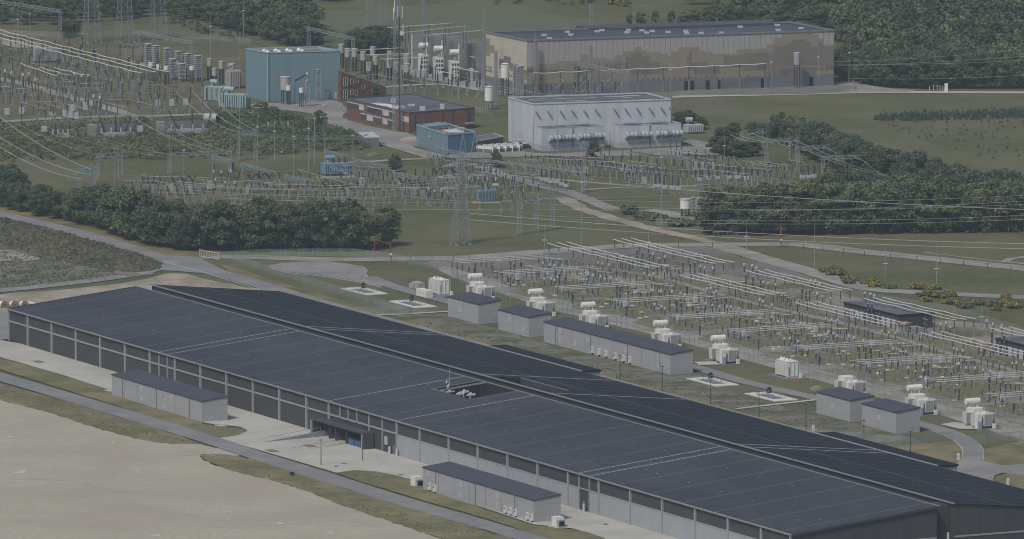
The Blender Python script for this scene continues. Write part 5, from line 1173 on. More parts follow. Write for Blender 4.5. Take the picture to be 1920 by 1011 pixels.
for a, c, z in (((400,328),(433,337),6.3), ((455,343),(515,359),6.3), ((536,364),(573,374),6.1), ((610,318),(648,327),6.3), ((664,333),(724,347),6.2), ((739,358),(782,367),6.0), ((818,312),(867,323),6.3), ((985,330),(1012,332),5.4), ((1245,318),(1290,326),5.2), ((1182,310),(1222,316),5.2), ((1095,298),(1130,304),5.6)):
    gantry(a, c, z, 'low slanting gantry crowded with green insulator strings in the middle switchyard', 9, cw=.7, L=2.0, group=DG, bw=.6)
gantry((905,338),(1094,362), 6.8, 'long thin gantry across the middle of the switchyard', 8, cw=.7, mid=2, bw=.6)
gantry((1437,308),(1494,304), 7.8, 'upper gantry of the three before the right hand wood', 5, cw=1., spike=3)
gantry((1496,322),(1556,317), 7.8, 'middle gantry of the three before the right hand wood', 5, cw=1., spike=2)
gantry((1543,341),(1627,338), 8., 'lowest and widest gantry of the three before the right hand wood', 6, cw=1.1)
gantry((1392,287),(1430,282), 7., 'gantry at the bushes right of the pale blue hall', 4, cw=.8)
gantry((974,441),(1036,431), 11.2, 'three legged gantry standing alone in the middle meadow', 5, cw=1.3, mid=1, spike=2.2, L=2.8)
# suspension pylons
def pylon(x, y, w0, w1, h, label, arms=(), group=None, waist=None, n=12):
    t = thing('pylon', label, 'pylon', G(x, y), math.radians(25), group); b = MB()
    for sx, sy in ((-1,-1),(1,-1),(1,1),(-1,1)): b.cb(sx*w0/2, sy*w0/2, 0, .9, .9, .4)
    lattice(b, (0,0,0), w0, w1, 0, h, n, .16, .07); b.build('lattice_body', m_galv, t)
    for z, L in arms:
        for s in (-1,1):
            b = MB(); w_ = w0 + (w1 - w0)*z/h
            for dy in (-1,1): b.bar((s*w_/2, dy*w_/2, z+.9),(s*L,0,z+.2),.12); b.bar((s*w_/2, dy*w_/2, z),(s*L,0,z+.1),.12); b.bar((s*w_/2,dy*w_/2,z),(s*(L+w_/2)/2,dy*w_/4,z+.6),.07)
            ar = b.build('cross_arm', m_lsteel, t); c = MB(); insul(c, (s*L,0,z), (s*L,0,z-2.4), .15); insul(c, (s*L*.6,0,z), (s*L*.6,0,z-2.4), .15); c.build('insulator_string', m_teal, ar)
    return t
PG = 'pylons at the top left, cut by the frame'
for x, y, lb in ((172,80,'lattice pylon cut by the top edge, leftmost of the three by the far wood'), (234,80,'lattice pylon cut by the top edge, middle one of the three'), (296,74,'lattice pylon cut by the top edge, rightmost of the three')):
    pylon(x, y, 5.6, 1.2, 44, lb, ((30,9),(35,7)), PG, n=13)
pylon(692, 52, 2.6, .8, 36, 'slim lattice pylon at the field edge, left one of the two', ((26,6),)); pylon(717, 60, 2.6, .8, 36, 'slim lattice pylon at the field edge, right one of the two', ((26,6),))
pylon(1700, 40, 5, 1.2, 34, 'lattice pylon standing among the forest trees', ((24,8),))
pylon(864, 459, 4.6, 1.5, 29.5, 'lattice pylon on the middle meadow before the switchyard', ((18,7),(21.5,9),(25,6)), n=14)
for x, y, yt, lb in ((1004,182,73,'lattice column before the left part of the tan facade'), (1108,182,86,'lattice column before the middle of the tan facade'), (908,176,21,'tall lattice column at the left end of the tan hall'), (795,120,0,'tall slim lattice column rising before the crop field'), (873,150,50,'lattice column above the concrete fire walls'), (930,200,96,'lattice column left of the pale blue hall'), (1123,182,110,'short lattice column before the middle of the tan facade'), (1168,180,112,'short thin lattice column right of the facade middle'), (1108,66,8,'lattice column behind the tan hall roof, taller one'), (1189,66,24,'lattice column behind the tan hall roof, shorter one')):
    t = thing('lattice_column', lb, 'mast', G(x, y), .3); h = HZ(x, y, yt); lattice(MB(), (0,0,0), 1.1, .8, 0, h, int(h/1.1), .14, .07).build('lattice_body', m_galv, t)
    MB().cyl((0,0,h),(0,0,h+2.5),.08,.03,n=4).build('tip_rod', m_galv, t)
t = thing('radio_mast', 'tall lattice radio mast with white antennas beside the brick office', 'mast', G(745, 247), .35); h = HZ(745, 247, 30)
lattice(MB(), (0,0,0), 2.8, 1.9, 0, h, 26, .14, .06).build('lattice_body', m_galv, t); lattice(MB(), (0,0,0), 1.6, 1.2, h, h+8, 6, .14, .07).build('mast_top', m_galv, t)
for dx, dz in ((-1.6,0),(0,.5),(1.6,.3),(1.9,-6),(-1.2,2.5)): MB().cyl((dx,-.8,h-1+dz),(dx,-.8,h+3+dz),.16,n=6).build('antenna', m_white, t)
MB().cyl((1.2,-1,h-6),(1.2,-1.4,h-6),.8,n=12).build('dish', m_white, t); MB().box(-1.4,1.4,-1.4,1.4,h-14,h-13.8).build('platform', m_galv, t)
MB().cyl((.3,-1.5,0),(.3,-1.2,h),.22,n=5).build('cable_ladder', m_ins, t)
# slim masts and lamp masts of the rear station
for x, y, yt in ((1592,157,75),(1446,176,92),(1352,178,102),(1257,182,110),(1534,172,80),(527,186,86),(450,300,62),(483,330,200),(395,120,20),(457,70,0),(470,60,8),(345,330,262),(551,330,225),(579,320,208),(515,300,224),(590,310,186),(608,310,150),(662,300,235),(1228,300,245),(1240,425,240),(1045,290,200),(1358,330,250),(1480,330,250),(33,78,20),(56,60,12),(1090,480,285),(832,300,228),(805,306,235),(1000,286,215),(1143,282,232)):
    h = HZ(x, y, yt); b = MB().cyl((0,0,0),(0,0,h*.7),.14,.1,n=6).cyl((0,0,h*.7),(0,0,h),.07,.04,n=5); b.k = 1; b.box(-.5,.5,-.2,.2,h*.7,h*.7+.3)
    one('slim_mast', b, [m_galv, m_lsteel], 'slim grey mast in the rear station', 'mast', G(x, y), 0, 'slim masts of the rear station')
# A-frame columns
for x, y, yt in ((808,302,250),(868,300,252),(890,300,245)):
    h = HZ(x, y, yt); b = MB()
    for s in (-1,1):
        for d in (-.2,.2): b.bar((s*1.6,d,0),(0,d,h),.16)
    for k in range(1,5): f = k/5; b.bar((-1.6*(1-f),0,h*f),(1.6*(1-f),0,h*f),.08)
    one('a_frame_mast', b, m_galv, ('A shaped steel mast left of the small blue building', 'A shaped steel mast before the small blue building', 'A shaped steel mast at the right corner of the small blue building')[(808,868,890).index(x)], 'mast', G(x, y), .2)

# ------------------------------------------------------------------ equipment of the left and middle switchyards
def t_tall(b):
    b.cb(0,0,0,.9,.9,.2); b.cyl((0,0,.2),(0,0,2.6),.15,n=6); b.k=1; b.cyl((0,0,2.6),(0,0,7.4),.22,.18,n=7); b.k=2; b.cyl((0,0,7.4),(0,0,7.55),.26,n=6)
def t_leg(b):
    b.cb(0,0,0,.8,.8,.2); b.cyl((0,0,.2),(0,0,3.0),.12,n=6); b.k=1; b.cyl((0,0,3.0),(0,0,5.2),.22,.18,n=7); b.k=2; b.cyl((0,0,5.2),(0,0,5.3),.18,n=6)
def t_white(b):
    b.cyl((0,0,0),(0,0,2.4),.18,n=6); b.k=1; b.cyl((0,0,2.4),(0,0,6.4),.30,.24,n=8); b.k=2; b.cyl((0,0,6.4),(0,0,7.3),.42,n=10); b.dome((0,0,7.3),.42,.3,8,2)
def t_yb(b):
    b.cyl((0,0,0),(0,0,3.2),.22,n=6); b.cb(.6,0,1.4,.7,.8,1.5); b.k=1; b.cyl((0,0,3.2),(0,0,4.6),.22,n=7); b.cyl((0,0,4.6),(-1.1,0,6.0),.32,n=7); b.cyl((0,0,4.6),(1.1,0,6.0),.32,n=7); b.k=2; b.cyl((-1.1,0,6.0),(-1.25,0,6.2),.34,n=7); b.cyl((1.1,0,6.0),(1.25,0,6.2),.34,n=7)
def t_red(b):
    b.cyl((0,0,0),(0,0,3.0),.2,n=6); b.k=1; b.cyl((0,0,3.0),(0,0,5.2),.3,.26,n=8); b.k=2; b.cyl((0,0,5.2),(0,0,5.7),.34,n=8)
def t_hd(b):
    b.cyl((0,0,0),(0,0,3.6),.16,n=6); b.k=1
    for x in (-1.4,0,1.4): b.cyl((x,0,3.8),(x,0,5.0),.15,n=6)
    b.k=0; b.box(-1.8,1.8,-.15,.15,3.6,3.8); b.k=2; b.cyl((-1.6,0,5.1),(1.6,0,5.1),.08,n=5)
def t_can(b):
    b.cyl((-.5,0,0),(-.5,0,2.6),.14,n=5); b.cyl((.5,0,0),(.5,0,2.6),.14,n=5); b.k=2; b.box(-.75,.75,-.6,.6,2.2,3.3); b.k=1; b.cyl((0,0,3.3),(0,0,6.6),.26,.2,n=8)
for n_, f_, m_ in (('tall_insulator_post', t_tall, [m_galv, m_ins, m_lsteel]), ('insulator_post', t_leg, [m_galv, m_ins, m_lsteel]), ('voltage_transformer', t_white, [m_galv, m_ins, m_ghead]), ('v_circuit_breaker', t_yb, [m_galv, m_brownins, m_redtop]), ('red_topped_arrester', t_red, [m_galv, m_ins, m_redtop]), ('triple_disconnector', t_hd, [m_galv, m_ins, m_lsteel]), ('current_transformer', t_can, [m_galv, m_ins, m_ghead])):
    ME[n_] = tpl(f_).data(n_, m_)
RL = {'tall_insulator_post': ('tall dark insulator post on a grey foot in the {}', 'tall insulator posts of the {}'), 'insulator_post': ('dark topped insulator post on a long grey leg in the {}', 'insulator posts of the {}'), 'voltage_transformer': ('tall dark voltage transformer with pale head in the {}', 'voltage transformers of the {}'),
      'v_circuit_breaker': ('brown V shaped circuit breaker on a grey leg in the {}', 'V shaped circuit breakers of the {}'), 'red_topped_arrester': ('dark arrester with reddish top in the {}', 'red topped arresters of the {}'), 'triple_disconnector': ('disconnector with three short insulators on a grey leg in the {}', 'triple disconnectors of the {}'), 'current_transformer': ('dark column on a white box in the {}', 'white boxed columns of the {}')}
def row(kind, x0, y0, x1, y1, n, yard, s=1., rz=.35, jit=1.0):
    for i in range(n):
        f = i / max(1, n-1); x = x0 + (x1-x0)*f + R.uniform(-jit, jit); y = y0 + (y1-y0)*f + R.uniform(-.4,.4)*jit
        a, b_ = RL[kind]; k = s * R.uniform(.94,1.06)
        one(kind, ME[kind], None, a.format(yard), kind.split('_')[-1], G(x, y), rz, b_.format(yard), (k, k, k))
LY, MY, RY = 'left switchyard', 'middle switchyard', 'right switchyard'
for a in ((4,122,160,158,10),(2,140,230,190,12),(60,104,300,156,13),(0,176,190,214,9),(130,98,390,150,12),(30,94,200,128,8),(165,165,300,196,8),(210,150,330,178,7),(0,108,60,120,4),(230,205,330,215,4),(20,206,180,226,7),(200,186,420,206,8)): row('tall_insulator_post', *a, LY, .95)
for a in ((0,132,120,162,8),(40,118,200,160,10),(100,112,260,150,10),(0,160,160,205,10),(180,150,300,182,8),(60,190,200,222,9),(260,200,380,214,6),(0,88,100,110,6),(10,170,60,180,4),(150,118,250,140,5),(70,160,110,168,3),(290,190,330,198,3),(0,194,120,212,6),(140,206,260,222,7),(310,165,380,178,5)): row('insulator_post', *a, LY, 1.1)
for a in ((10,168,21,170,2),(43,176,44,176,1),(66,182,67,182,1),(141,172,165,177,3),(176,217,188,219,2),(55,172,56,172,1)): row('voltage_transformer', *a, LY, .95)
for a in ((12,196,40,198,2),(130,186,186,188,3),(236,112,250,115,2)): row('triple_disconnector', *a, LY, 1.2)
for a in ((95,226,100,227,2),(250,128,300,140,4)): row('current_transformer', *a, LY, .9)
for x, y in ((13,219),(40,217),(120,222),(132,225),(144,227),(135,212),(160,210),(296,203),(322,202),(348,201)):
    b = MB().box(-.75,.75,-.6,.6,.7,3.0); b.k = 1; b.box(-.5,.5,-.4,.4,0,.7); one('control_cabinet', b, [m_ghead, m_galv], 'pale grey control cabinet among the insulator posts of the left switchyard', 'cabinet', G(x, y), .3, 'control cabinets of the left switchyard')
# middle
for a in ((232,374,380,378,10),(300,384,520,382,14),(430,372,700,374,20),(560,368,905,372,20),(520,386,720,386,12),(700,356,960,362,16),(640,352,830,346,12),(430,350,600,352,10),(860,350,1000,362,9),(930,372,1010,378,6),(760,384,900,392,7),(830,330,930,346,10)): row('insulator_post', *a, MY, 1.05)
for a in ((240,366,300,368,5),(470,366,500,368,3),(650,336,740,346,8),(820,318,920,334,10),(900,340,1000,356,8)): row('triple_disconnector', *a, MY, .95)
for a in ((541.7,374,575,374,3),(267,360,311,358,5),(402,338,404,338,1),(437,336,438,336,1)): row('red_topped_arrester', *a, MY, 1., jit=.2)
for a in ((611,378,645,378,3),(755,372,790,374,3),(471,362,504,360,3),(328,368,361,366,3),(818,350,852,352,3)): row('v_circuit_breaker', *a, MY, 1.05, jit=.2)
for a in ((400,352,432,352,3),(405,368,440,372,3),(804,384,840,390,4),(880,362,930,366,4)): row('voltage_transformer', *a, MY, .75)
for x, y in ((321,365),(343,366),(355,366),(465,368),(649,372),(759,366),(776,366),(679,352),(751,350),(393,358)):
    b = MB().box(-.7,.7,-.5,.5,.7,3.4); b.k = 1; b.box(-.2,.2,-.2,.2,0,.7); one('control_cabinet', b, [m_coil, m_galv], 'pale grey control cabinet among the posts of the middle switchyard', 'cabinet', G(x, y), .3, 'control cabinets of the middle switchyard')
# right
for a in ((985,318,1090,330,10),(1060,326,1240,344,14),(1100,316,1280,330,12),(1180,344,1330,352,12),(1300,330,1420,345,12),(1360,345,1470,352,10),(1290,314,1380,326,8),(1440,335,1560,345,9),(1000,340,1100,348,7)): row('insulator_post', *a, RY, 1.05)
for a in ((1030,316,1120,324,9),(1120,330,1260,342,9),(1340,336,1440,346,8),(1260,310,1300,314,4)): row('triple_disconnector', *a, RY, .95)
for a in ((1015.7,350,1033,355,3),(1044,356,1061,362,3),(1229,362,1245,365,3),(1261,366,1272,366,2),(1312,350,1345,348,3),(1367,346,1400,348,3),(1505,346,1547,345,5)): row('current_transformer', *a, RY, .95, jit=.3)
for a in ((1127,302,1142,304,2),(1168,310,1200,312,3),(1306,312,1340,312,3),(1258,292,1278,292,3)): row('tall_insulator_post', *a, RY, .8)
for x, y in ((1098,331),(1182,328),(1201,328),(1303,322),(1319,322),(1208,350),(1335,322),(1170,326)):
    b = MB().box(-.8,.8,-.5,.5,.9,3.2); b.k = 1; b.box(-.25,.25,-.25,.25,0,.9); one('control_cabinet', b, [m_coil, m_galv], 'pale grey control cabinet among the posts of the right switchyard', 'cabinet', G(x, y), .3, 'control cabinets of the right switchyard')
row('insulator_post', 940,398,980,392,3,'middle meadow',1.1,jit=.3); 
# front of the tan hall and the bay yard
for a in ((1000,190,1180,188,8),(700,150,900,172,10),(770,176,900,178,6),(800,160,880,168,6),(715,164,780,170,6)): row('tall_insulator_post', *a, 'yard before the tan hall', 1.0)
for a in ((655,170,720,160,5),(1012,186,1100,184,5),(840,176,930,186,6)): row('insulator_post', *a, 'yard before the tan hall', 1.1)
# busbars of the left switchyard and before the tan hall
def bus2(x0, y0, x1, y1, z, k, label, r=.16, dark=4.6, group=None, sag=.25, tm=None):
    p = G(x0, y0, z); q = G(x1, y1, z); p.z = q.z = 0; return busbar(p, q, z, k, label, group, r, dark, sag, .6, None, m_tube if r < .12 else None)
LBG = 'busbars of the left switchyard'
for i, a in enumerate(((-40,46,317,135),(-40,53,292,135),(-40,60,265,136.5))): bus2(*a, 9, 9, 'long aluminium busbar descending from the left edge to the capacitor towers, %s of three' % ('upper','middle','lower')[i], .17, group=LBG)
for i, a in enumerate(((40,119,107,142),(78,127,133,141),(103,127,158,140))): bus2(*a, 7.5, 3, 'short aluminium busbar in the left switchyard below the long ones, %s of three' % WH[2-i], .15, 3, LBG)
for i, a in enumerate(((40,192,85,204),(84,194,116,203),(127,196,170,207),(200,193,240,202),(240,186,285,197),(176,188,240,186),(40,192,104,190))): bus2(*a, 7, 3, 'short angled aluminium tube in the lower left switchyard', .1, 3, 'short tubes of the lower left switchyard', .05)
for i, a in enumerate(((1003,137,1434,119),)): bus2(*a, 9.4, 10, 'long aluminium busbar along the tan facade', .17, 4.5)
bus2(1513,104,1562,101,10, 2, 'short raised tube at the right end of the tan hall', .15, 5)
for i, a in enumerate(((728,52,842,44),(760,61,872,49),(795,67,905,57))): bus2(*a, 18, 4, 'high aluminium busbar over the fire walls, %s of three' % WH[2-i], .15, 6, 'high busbars over the fire walls', .05)
for i, a in enumerate(((656,95,750,90),(690,103,770,100),(715,111,790,108))): bus2(*a, 11, 3, 'aluminium busbar joining the grey reactor drums, %s of three' % WH[2-i], .14, 4, 'busbars of the reactor drums', .02)
for i, a in enumerate(((860,128,896,135),(866,103,890,108),(905,127,927,132),(820,133,860,140))): bus2(*a, 8.5, 2, 'short aluminium tube in the yard before the fire walls', .15, 4, 'short tubes before the fire walls', .02)
for i, a in enumerate(((1085,299,1150,303),(1180,302,1230,308),(1110,308,1180,318),(1310,296,1340,300),(1290,286,1322,290),(1395,302,1460,312),(1420,302,1480,310),(1415,308,1447,312),(1300,302,1360,310),(1020,296,1080,300),(1480,300,1500,303),(1330,318,1400,326),(270,330,420,334),(330,340,440,350),(560,318,660,345),(500,345,640,348),(660,350,800,352),(620,314,680,336))): bus2(*a, 5.4, 3, 'thin aluminium tube over the posts of the rear switchyards', .09, 1.6, 'thin tubes over the rear switchyards', .1)
# slanting bushing by the blue hall wall
b = MB().cyl((0,0,0),(0,0,0.01),.1,n=4); p = G(549,190, 11); 
t = thing('wall_bushing', 'dark slanting bushing reaching out before the blue hall front', 'bushing', Vector((G(553,194).x, G(553,194).y, 0))); MB().cyl((0,0,0),(0,0,8.2),.16,n=6).build('stand', m_galv, t); MB().cyl((0,0,8.2),(4.2,-.5,10.6),.42,.3,n=8).build('insulator', m_brownins, t); MB().cyl((4.2,-.5,10.6),(4.9,-.6,10.9),.5,n=8).build('end_cap', m_ghead, t)

# ------------------------------------------------------------------ overhead conductors
def wire(x0, y0, z0, x1, y1, z1, sag, r=.055, m=None, label=None, group=None, n=14):
    p = G(x0, y0, z0); q = G(x1, y1, z1); pts = [p.lerp(q, i/n) + Vector((0,0,-4*sag*(i/n)*(1-i/n))) - p for i in range(n+1)]
    return one('overhead_conductor', MB().path(pts, r * .75, 4), m or m_wire, label or 'thin overhead conductor crossing the station', 'power line', p, 0, group or 'thin overhead conductors')
T3 = ('upper','middle','lower')
for i, a in enumerate(((-40,186,22,172,318,8),(-40,229,22,160,326,8),(-40,249,22,154,336,8))): wire(*a, 2.5, .15, label='thick conductor sweeping from the left edge to the tree belt gantry, %s of three' % T3[i], group='thick conductors to the tree belt gantry')
for i, a in enumerate(((330,172,10,449,249,10),(362,172,10,468,247,10),(398,174,10,482,244,10))): wire(*a, 2.2, .13, label='thick conductor dropping to the gantry below the blue hall, %s of three' % T3[2-i], group='thick conductors below the blue hall')
for i, a in enumerate(((240,212,9,392,288,7),(253,222,9,414,286,7),(268,214,9,434,285,7))): wire(*a, 1.5, .10, label='conductor sagging over the scrub to the wide gantry, %s of three' % T3[2-i], group='conductors over the scrub')
for a in ((20,225,9,230,300,7),(60,226,9,300,292,7),(110,224,9,330,290,7)): wire(*a, 2., .07)
for i in range(4): wire(452, 247 + i*1.2, 9.6, 690, 252 + i*3, 6, 1., .06)
for i, a in enumerate(((890,322,24,2000,396,20),(880,400,22,2000,459,20),(880,412,20,2000,468,18))): wire(*a, 1.5, .13, label='long thick conductor crossing to the right edge before the wood, %s of three' % T3[i], group='long conductors before the right hand wood')
for a in ((1000,382,18,2000,380,22),(1000,392,18,2000,372,22),(1000,404,18,2000,400,22),(1000,408,18,2000,408,22),(1010,372,16,2000,362,22),(880,345,22,1000,372,12),(870,330,25,400,352,9),(866,345,22,300,360,9),(860,340,22,250,344,9),(862,352,20,420,372,8)): wire(*a, 2., .06)
for a in ((1564,116,14,1990,84,20),(1592,147,14,1990,136,20),(1440,126,12,1990,100,20),(1560,120,12,1990,108,22)): wire(*a, 1., .06)
for i, (a) in enumerate(((1368,252,9,1436,266,8),(1380,250,9,1455,266,8),(1410,250,9,1480,263,8),(1450,262,8,1500,278,8),(1470,262,8,1520,277,8),(1490,262,8,1545,276,8),(1505,276,8,1560,296,8),(1525,276,8,1585,295,8),(1545,275,8,1610,294,8))): wire(*a, .9, .11, label='bright conductor sagging between the gantries before the right hand wood', group='bright conductors between the gantries')
for a in ((1545,296,8,1690,334,4),(1560,296,8,1720,338,4),(1600,294,8,1760,340,4),(1610,294,8,1700,352,8)): wire(*a, 1., .07)
for a in ((172,10,40,500,60,9),(234,12,40,580,55,9),(296,8,40,600,58,9),(172,30,32,0,10,11),(460,72,12,640,90,10),(440,78,12,640,94,10),(660,70,9,744,20,50),(350,84,9,560,66,9),(300,86,9,520,70,9),(0,20,20,460,4,30),(0,34,20,460,16,30)): wire(*a, 2., .06, m_dwire)
for i in range(16): wire(R.uniform(-20,160), R.uniform(90,190), 8, R.uniform(200,420), R.uniform(130,210), 7, .6, .05, m_dwire)
for i in range(12): x = R.uniform(0,300); y = R.uniform(110,200); wire(x, y, 8, x + R.uniform(40,90), y - R.uniform(0,8), 8, .5, .05, m_dwire)
for a in ((640,141,9,700,139,9),(700,139,9,900,165,8),(860,142,8,1000,172,7),(900,160,7,1060,178,6),(930,186,6,1060,180,6),(1177,139,11,1140,190,4),(1160,136,11,1080,190,4),(1120,128,11,1060,185,3)): wire(*a, .6, .09)
for i, a in enumerate(((1024,155,8,1057,150,8),(1075,160,8,1100,160,8),(1130,150,9,1150,150,9))): wire(*a, 2.5, .14, label='slack looped conductor before the tan facade', group='slack loops before the tan facade')
for a in ((300,342,6,700,358,6),(280,350,6,720,372,6),(350,335,7,760,345,6),(430,372,6,960,378,6),(430,382,6,960,392,6),(740,350,6,1010,345,6),(920,300,7,1100,322,7),(1000,330,6,1300,350,6),(1200,344,6,1560,372,6),(1180,318,6,1420,330,6),(1160,306,6,1330,318,6),(560,330,7,640,345,6),(610,300,7,690,345,6),(960,376,8,760,368,6),(1040,368,11,1300,362,10)): wire(*a, .8, .07)
for x, y, dx, dy in ((955,300,10,16),(972,298,12,18),(1150,300,3,12),(1045,302,8,14),(1060,302,10,14),(1076,302,12,14),(860,330,8,18),(905,335,8,18),(842,332,8,16),(1350,292,8,18),(1375,292,10,18),(1408,300,8,18),(1470,304,8,18),(1500,292,10,18),(310,330,6,20),(335,330,8,20),(380,335,12,20),(500,330,10,20),(520,332,14,20),(640,315,14,20)): wire(x, y, 7, x+dx, y+dy, 5, .4, .09, label='short drop lead between tube and post in the rear switchyards', group='short drop leads', n=5)

# ------------------------------------------------------------------ vegetation
def leafmesh(name, cen, rad, tone, per, size, m, flat=.35, trunk=None):
    """leaf clumps: quads spread through ellipsoids, each clump with its own tone"""
    cen = np.asarray(cen, float); rad = np.asarray(rad, float); tone = np.asarray(tone, float); k = len(cen); n = k * per
    d = NR.normal(size=(n, 3)); d /= np.linalg.norm(d, axis=1, keepdims=True)
    d[:, 2] = np.where(d[:, 2] < -.45, -d[:, 2], d[:, 2])
    rr = NR.uniform(.0, 1, n) ** .28
    idx = np.repeat(np.arange(k), per); pos = cen[idx] + d * rad[idx] * rr[:, None] * NR.uniform(.85, 1.1, n)[:, None]
    nn = d + NR.normal(size=(n, 3)) * .75; nn[:, 2] += flat; nn /= np.linalg.norm(nn, axis=1, keepdims=True)
    a = np.cross(nn, NR.normal(size=(n, 3))); a /= np.linalg.norm(a, axis=1, keepdims=True); b = np.cross(nn, a)
    s = size * NR.uniform(.55, 1.25, n); a *= s[:, None]; b *= (s * NR.uniform(.5, .9, n))[:, None]
    v = np.stack([pos - a - b * .6, pos + a * .3 - b, pos + a + b * .5, pos - a * .4 + b], 1).reshape(-1, 3)
    me = bpy.data.meshes.new(name); me.vertices.add(n*4); me.vertices.foreach_set('co', v.ravel()); me.loops.add(n*4); me.loops.foreach_set('vertex_index', np.arange(n*4))
    me.polygons.add(n); me.polygons.foreach_set('loop_start', np.arange(n)*4); me.update()
    at = me.attributes.new('tone', 'FLOAT', 'FACE'); at.data.foreach_set('value', np.clip(tone[idx]*.75 + NR.uniform(0,.3,n), 0, 1).astype(np.float32))
    me.materials.append(m); me.validate(); return me
def crown(name, h, r, base, m, lobes=26, per=150, size=.36, lean=.0, con=False):
    c, ra, to = [], [], []
    for i in range(lobes):
        f = (i + .5) / lobes
        if con:
            z = base + (h - base) * (f ** .85) * .96; q = r * (1 - f) ** .8 * R.uniform(.35, .9); a = i * 2.4
            c.append((q*math.cos(a), q*math.sin(a), z)); ra.append((max(.5, r*(1-f)*.62), max(.5, r*(1-f)*.62), h/lobes*2.2))
        else:
            u = R.uniform(-.95, 1.); a = i * 2.4 + R.uniform(-.5,.5); q = math.sqrt(max(.05, 1 - u*u)) * R.uniform(.45, .92)
            z = base + (h - base) * (.5 + .46*u); s = R.uniform(.26, .44) * r
            c.append((r*q*math.cos(a) + lean*z, r*q*math.sin(a), z)); ra.append((s*1.15, s*1.15, s*R.uniform(.65,.95)))
        to.append(R.uniform(.1, .95))
    return leafmesh(name, c, ra, to, per, size, m)
def trunkmesh(h, r, seed):
    rr = random.Random(seed); b = MB(); b.cyl((0,0,0),(rr.uniform(-.2,.2),rr.uniform(-.2,.2),h*.45), r, r*.7, 8); b.cyl((0,0,h*.44),(0,0,h*.85), r*.65, r*.2, 6)
    for i in range(5):
        a = i*1.3; z = h*(.3+.1*i); b.cyl((0,0,z),(math.cos(a)*h*.22,math.sin(a)*h*.22,z+h*.2), r*.4, r*.1, 5)
    return b.data('trunk', m_bark)
TREES = []      # (crown mesh, trunk mesh, height, kind)
for i, (h, r, base, m, con) in enumerate(((14,5.2,.9,l_oak,0),(15.5,6,1.,l_oak,0),(13,5.4,.8,l_lime,0),(15,5.6,1,l_dark,0),(12.5,4.8,.7,l_oak,0),(16,5.5,1.1,l_lime,0),(14,6,.8,l_dark,0),(13.5,3.0,1.,l_con,1),(15,3.3,1.,l_con,1))):
    TREES.append((crown('crown', h, r, base, m, 32 if not con else 22, 190 if not con else 150), trunkmesh(h*.8, .28, i), h, con))
def tree(p, h, k=None, label='', group='', name=None, wide=1.):
    k = R.randrange(7) if k is None else k; cm, tm, h0, con = TREES[k]; s = h / h0
    t = thing(name or ('conifer_tree' if con else 'broadleaf_tree'), label, 'tree', p, R.uniform(0, 6.28), group); t.scale = (s*wide*R.uniform(.92,1.1), s*wide*R.uniform(.92,1.1), s)
    for nme, me in (('crown', cm), ('trunk', tm)):
        o = bpy.data.objects.new(nme, me); COL.objects.link(o); o.parent = t
    return t
def along(px, n, rows, gap, hs, label, group, kinds=None, jit=1.5, wide=1.):
    c = [G(*p) for p in px]; L = [0]
    for a, b in zip(c, c[1:]): L.append(L[-1] + (b - a).length)
    for j in range(rows):
        for i in range(n):
            s = L[-1] * (i + .5*(j % 2) + .25) / n; k = max(q for q in range(len(c)-1) if L[q] <= s); f = min(1, (s - L[k]) / (L[k+1] - L[k])); p = c[k].lerp(c[k+1], f)
            h = (hs[k] + (hs[k+1]-hs[k]) * f) * R.uniform(.84, 1.1)
            p = p + Vector((R.uniform(-jit,jit), gap*j + R.uniform(-jit,jit), 0)); tree(p, h, R.choice(kinds) if kinds else None, label, group, wide=wide)
along([(0,388),(82,407),(121,414),(183,428),(245,450),(294,463),(339,469),(424,471),(480,472),(570,470),(650,471),(722,469)], 27, 2, 11, [8,8.5,9,12,15.5,15,13,14.5,15,16,14.5,12], 'dense broadleaf tree of the belt between the road and the middle switchyard', 'trees of the left hand belt', [0,1,3,4,6,0,3,2])
along([(-10,372),(30,378)], 3, 2, 9, [12,10], 'tall dark tree at the left edge of the tree belt', 'tall trees at the left edge', [3,6])
along([(735,458),(738,458)], 1, 1, 1, [9,9], 'thin tree with sparse crown at the right end of the belt', 'last tree of the belt', [2], wide=.6)
along([(60,396),(240,420)], 9, 1, 0, [6,9], 'lower bushy tree behind the left part of the belt', 'low trees behind the belt', [2,4,5])
along([(1322,438),(1400,440),(1500,440),(1654,437),(1800,435),(1960,433)], 24, 2, 11, [12.5,13.5,15,15,14.5,14.5], 'broadleaf tree in the front rows of the right hand wood', 'trees of the right hand wood, front rows', [0,2,4,5,1,2,0])
along([(1560,400),(1700,405),(1960,408)], 13, 2, 13, [13,13,13], 'broadleaf tree inside the right hand wood', 'trees of the right hand wood, inner rows', [0,3,6,1])
along([(1458,266),(1500,285),(1560,312),(1620,340),(1700,360),(1800,380),(1900,390)], 20, 2, 12, [8.5,11,11,12,12.5,11.5,11], 'dark broadleaf tree of the slanting belt along the right meadow', 'trees of the slanting belt', [3,6,0,3,1])
along([(1270,236),(1300,240),(1320,246)], 3, 1, 0, [5,6,4], 'round bush tree at the right end of the pale blue hall', 'bush trees by the pale blue hall', [0,3], wide=1.5)
along([(1345,262),(1400,250),(1440,262)], 6, 1, 0, [5,4,5], 'low dark tree behind the gantries at the meadow edge', 'low trees behind the gantries', [3,6], wide=1.5)
along([(1340,286),(1385,296),(1420,290)], 6, 1, 0, [6,6,5], 'bushy tree right of the pale blue hall by the switchyard', 'bushy trees by the right switchyard', [0,3,6], wide=1.5)
along([(1108,302),(1112,303)], 1, 1, 1, [8,8], 'dark tree alone before the left annex of the pale blue hall', 'lone tree before the annex', [7], wide=1.3)
along([(735,322),(740,323)], 1, 1, 1, [7,7], 'dark tree alone in the middle switchyard', 'lone tree in the middle switchyard', [3])
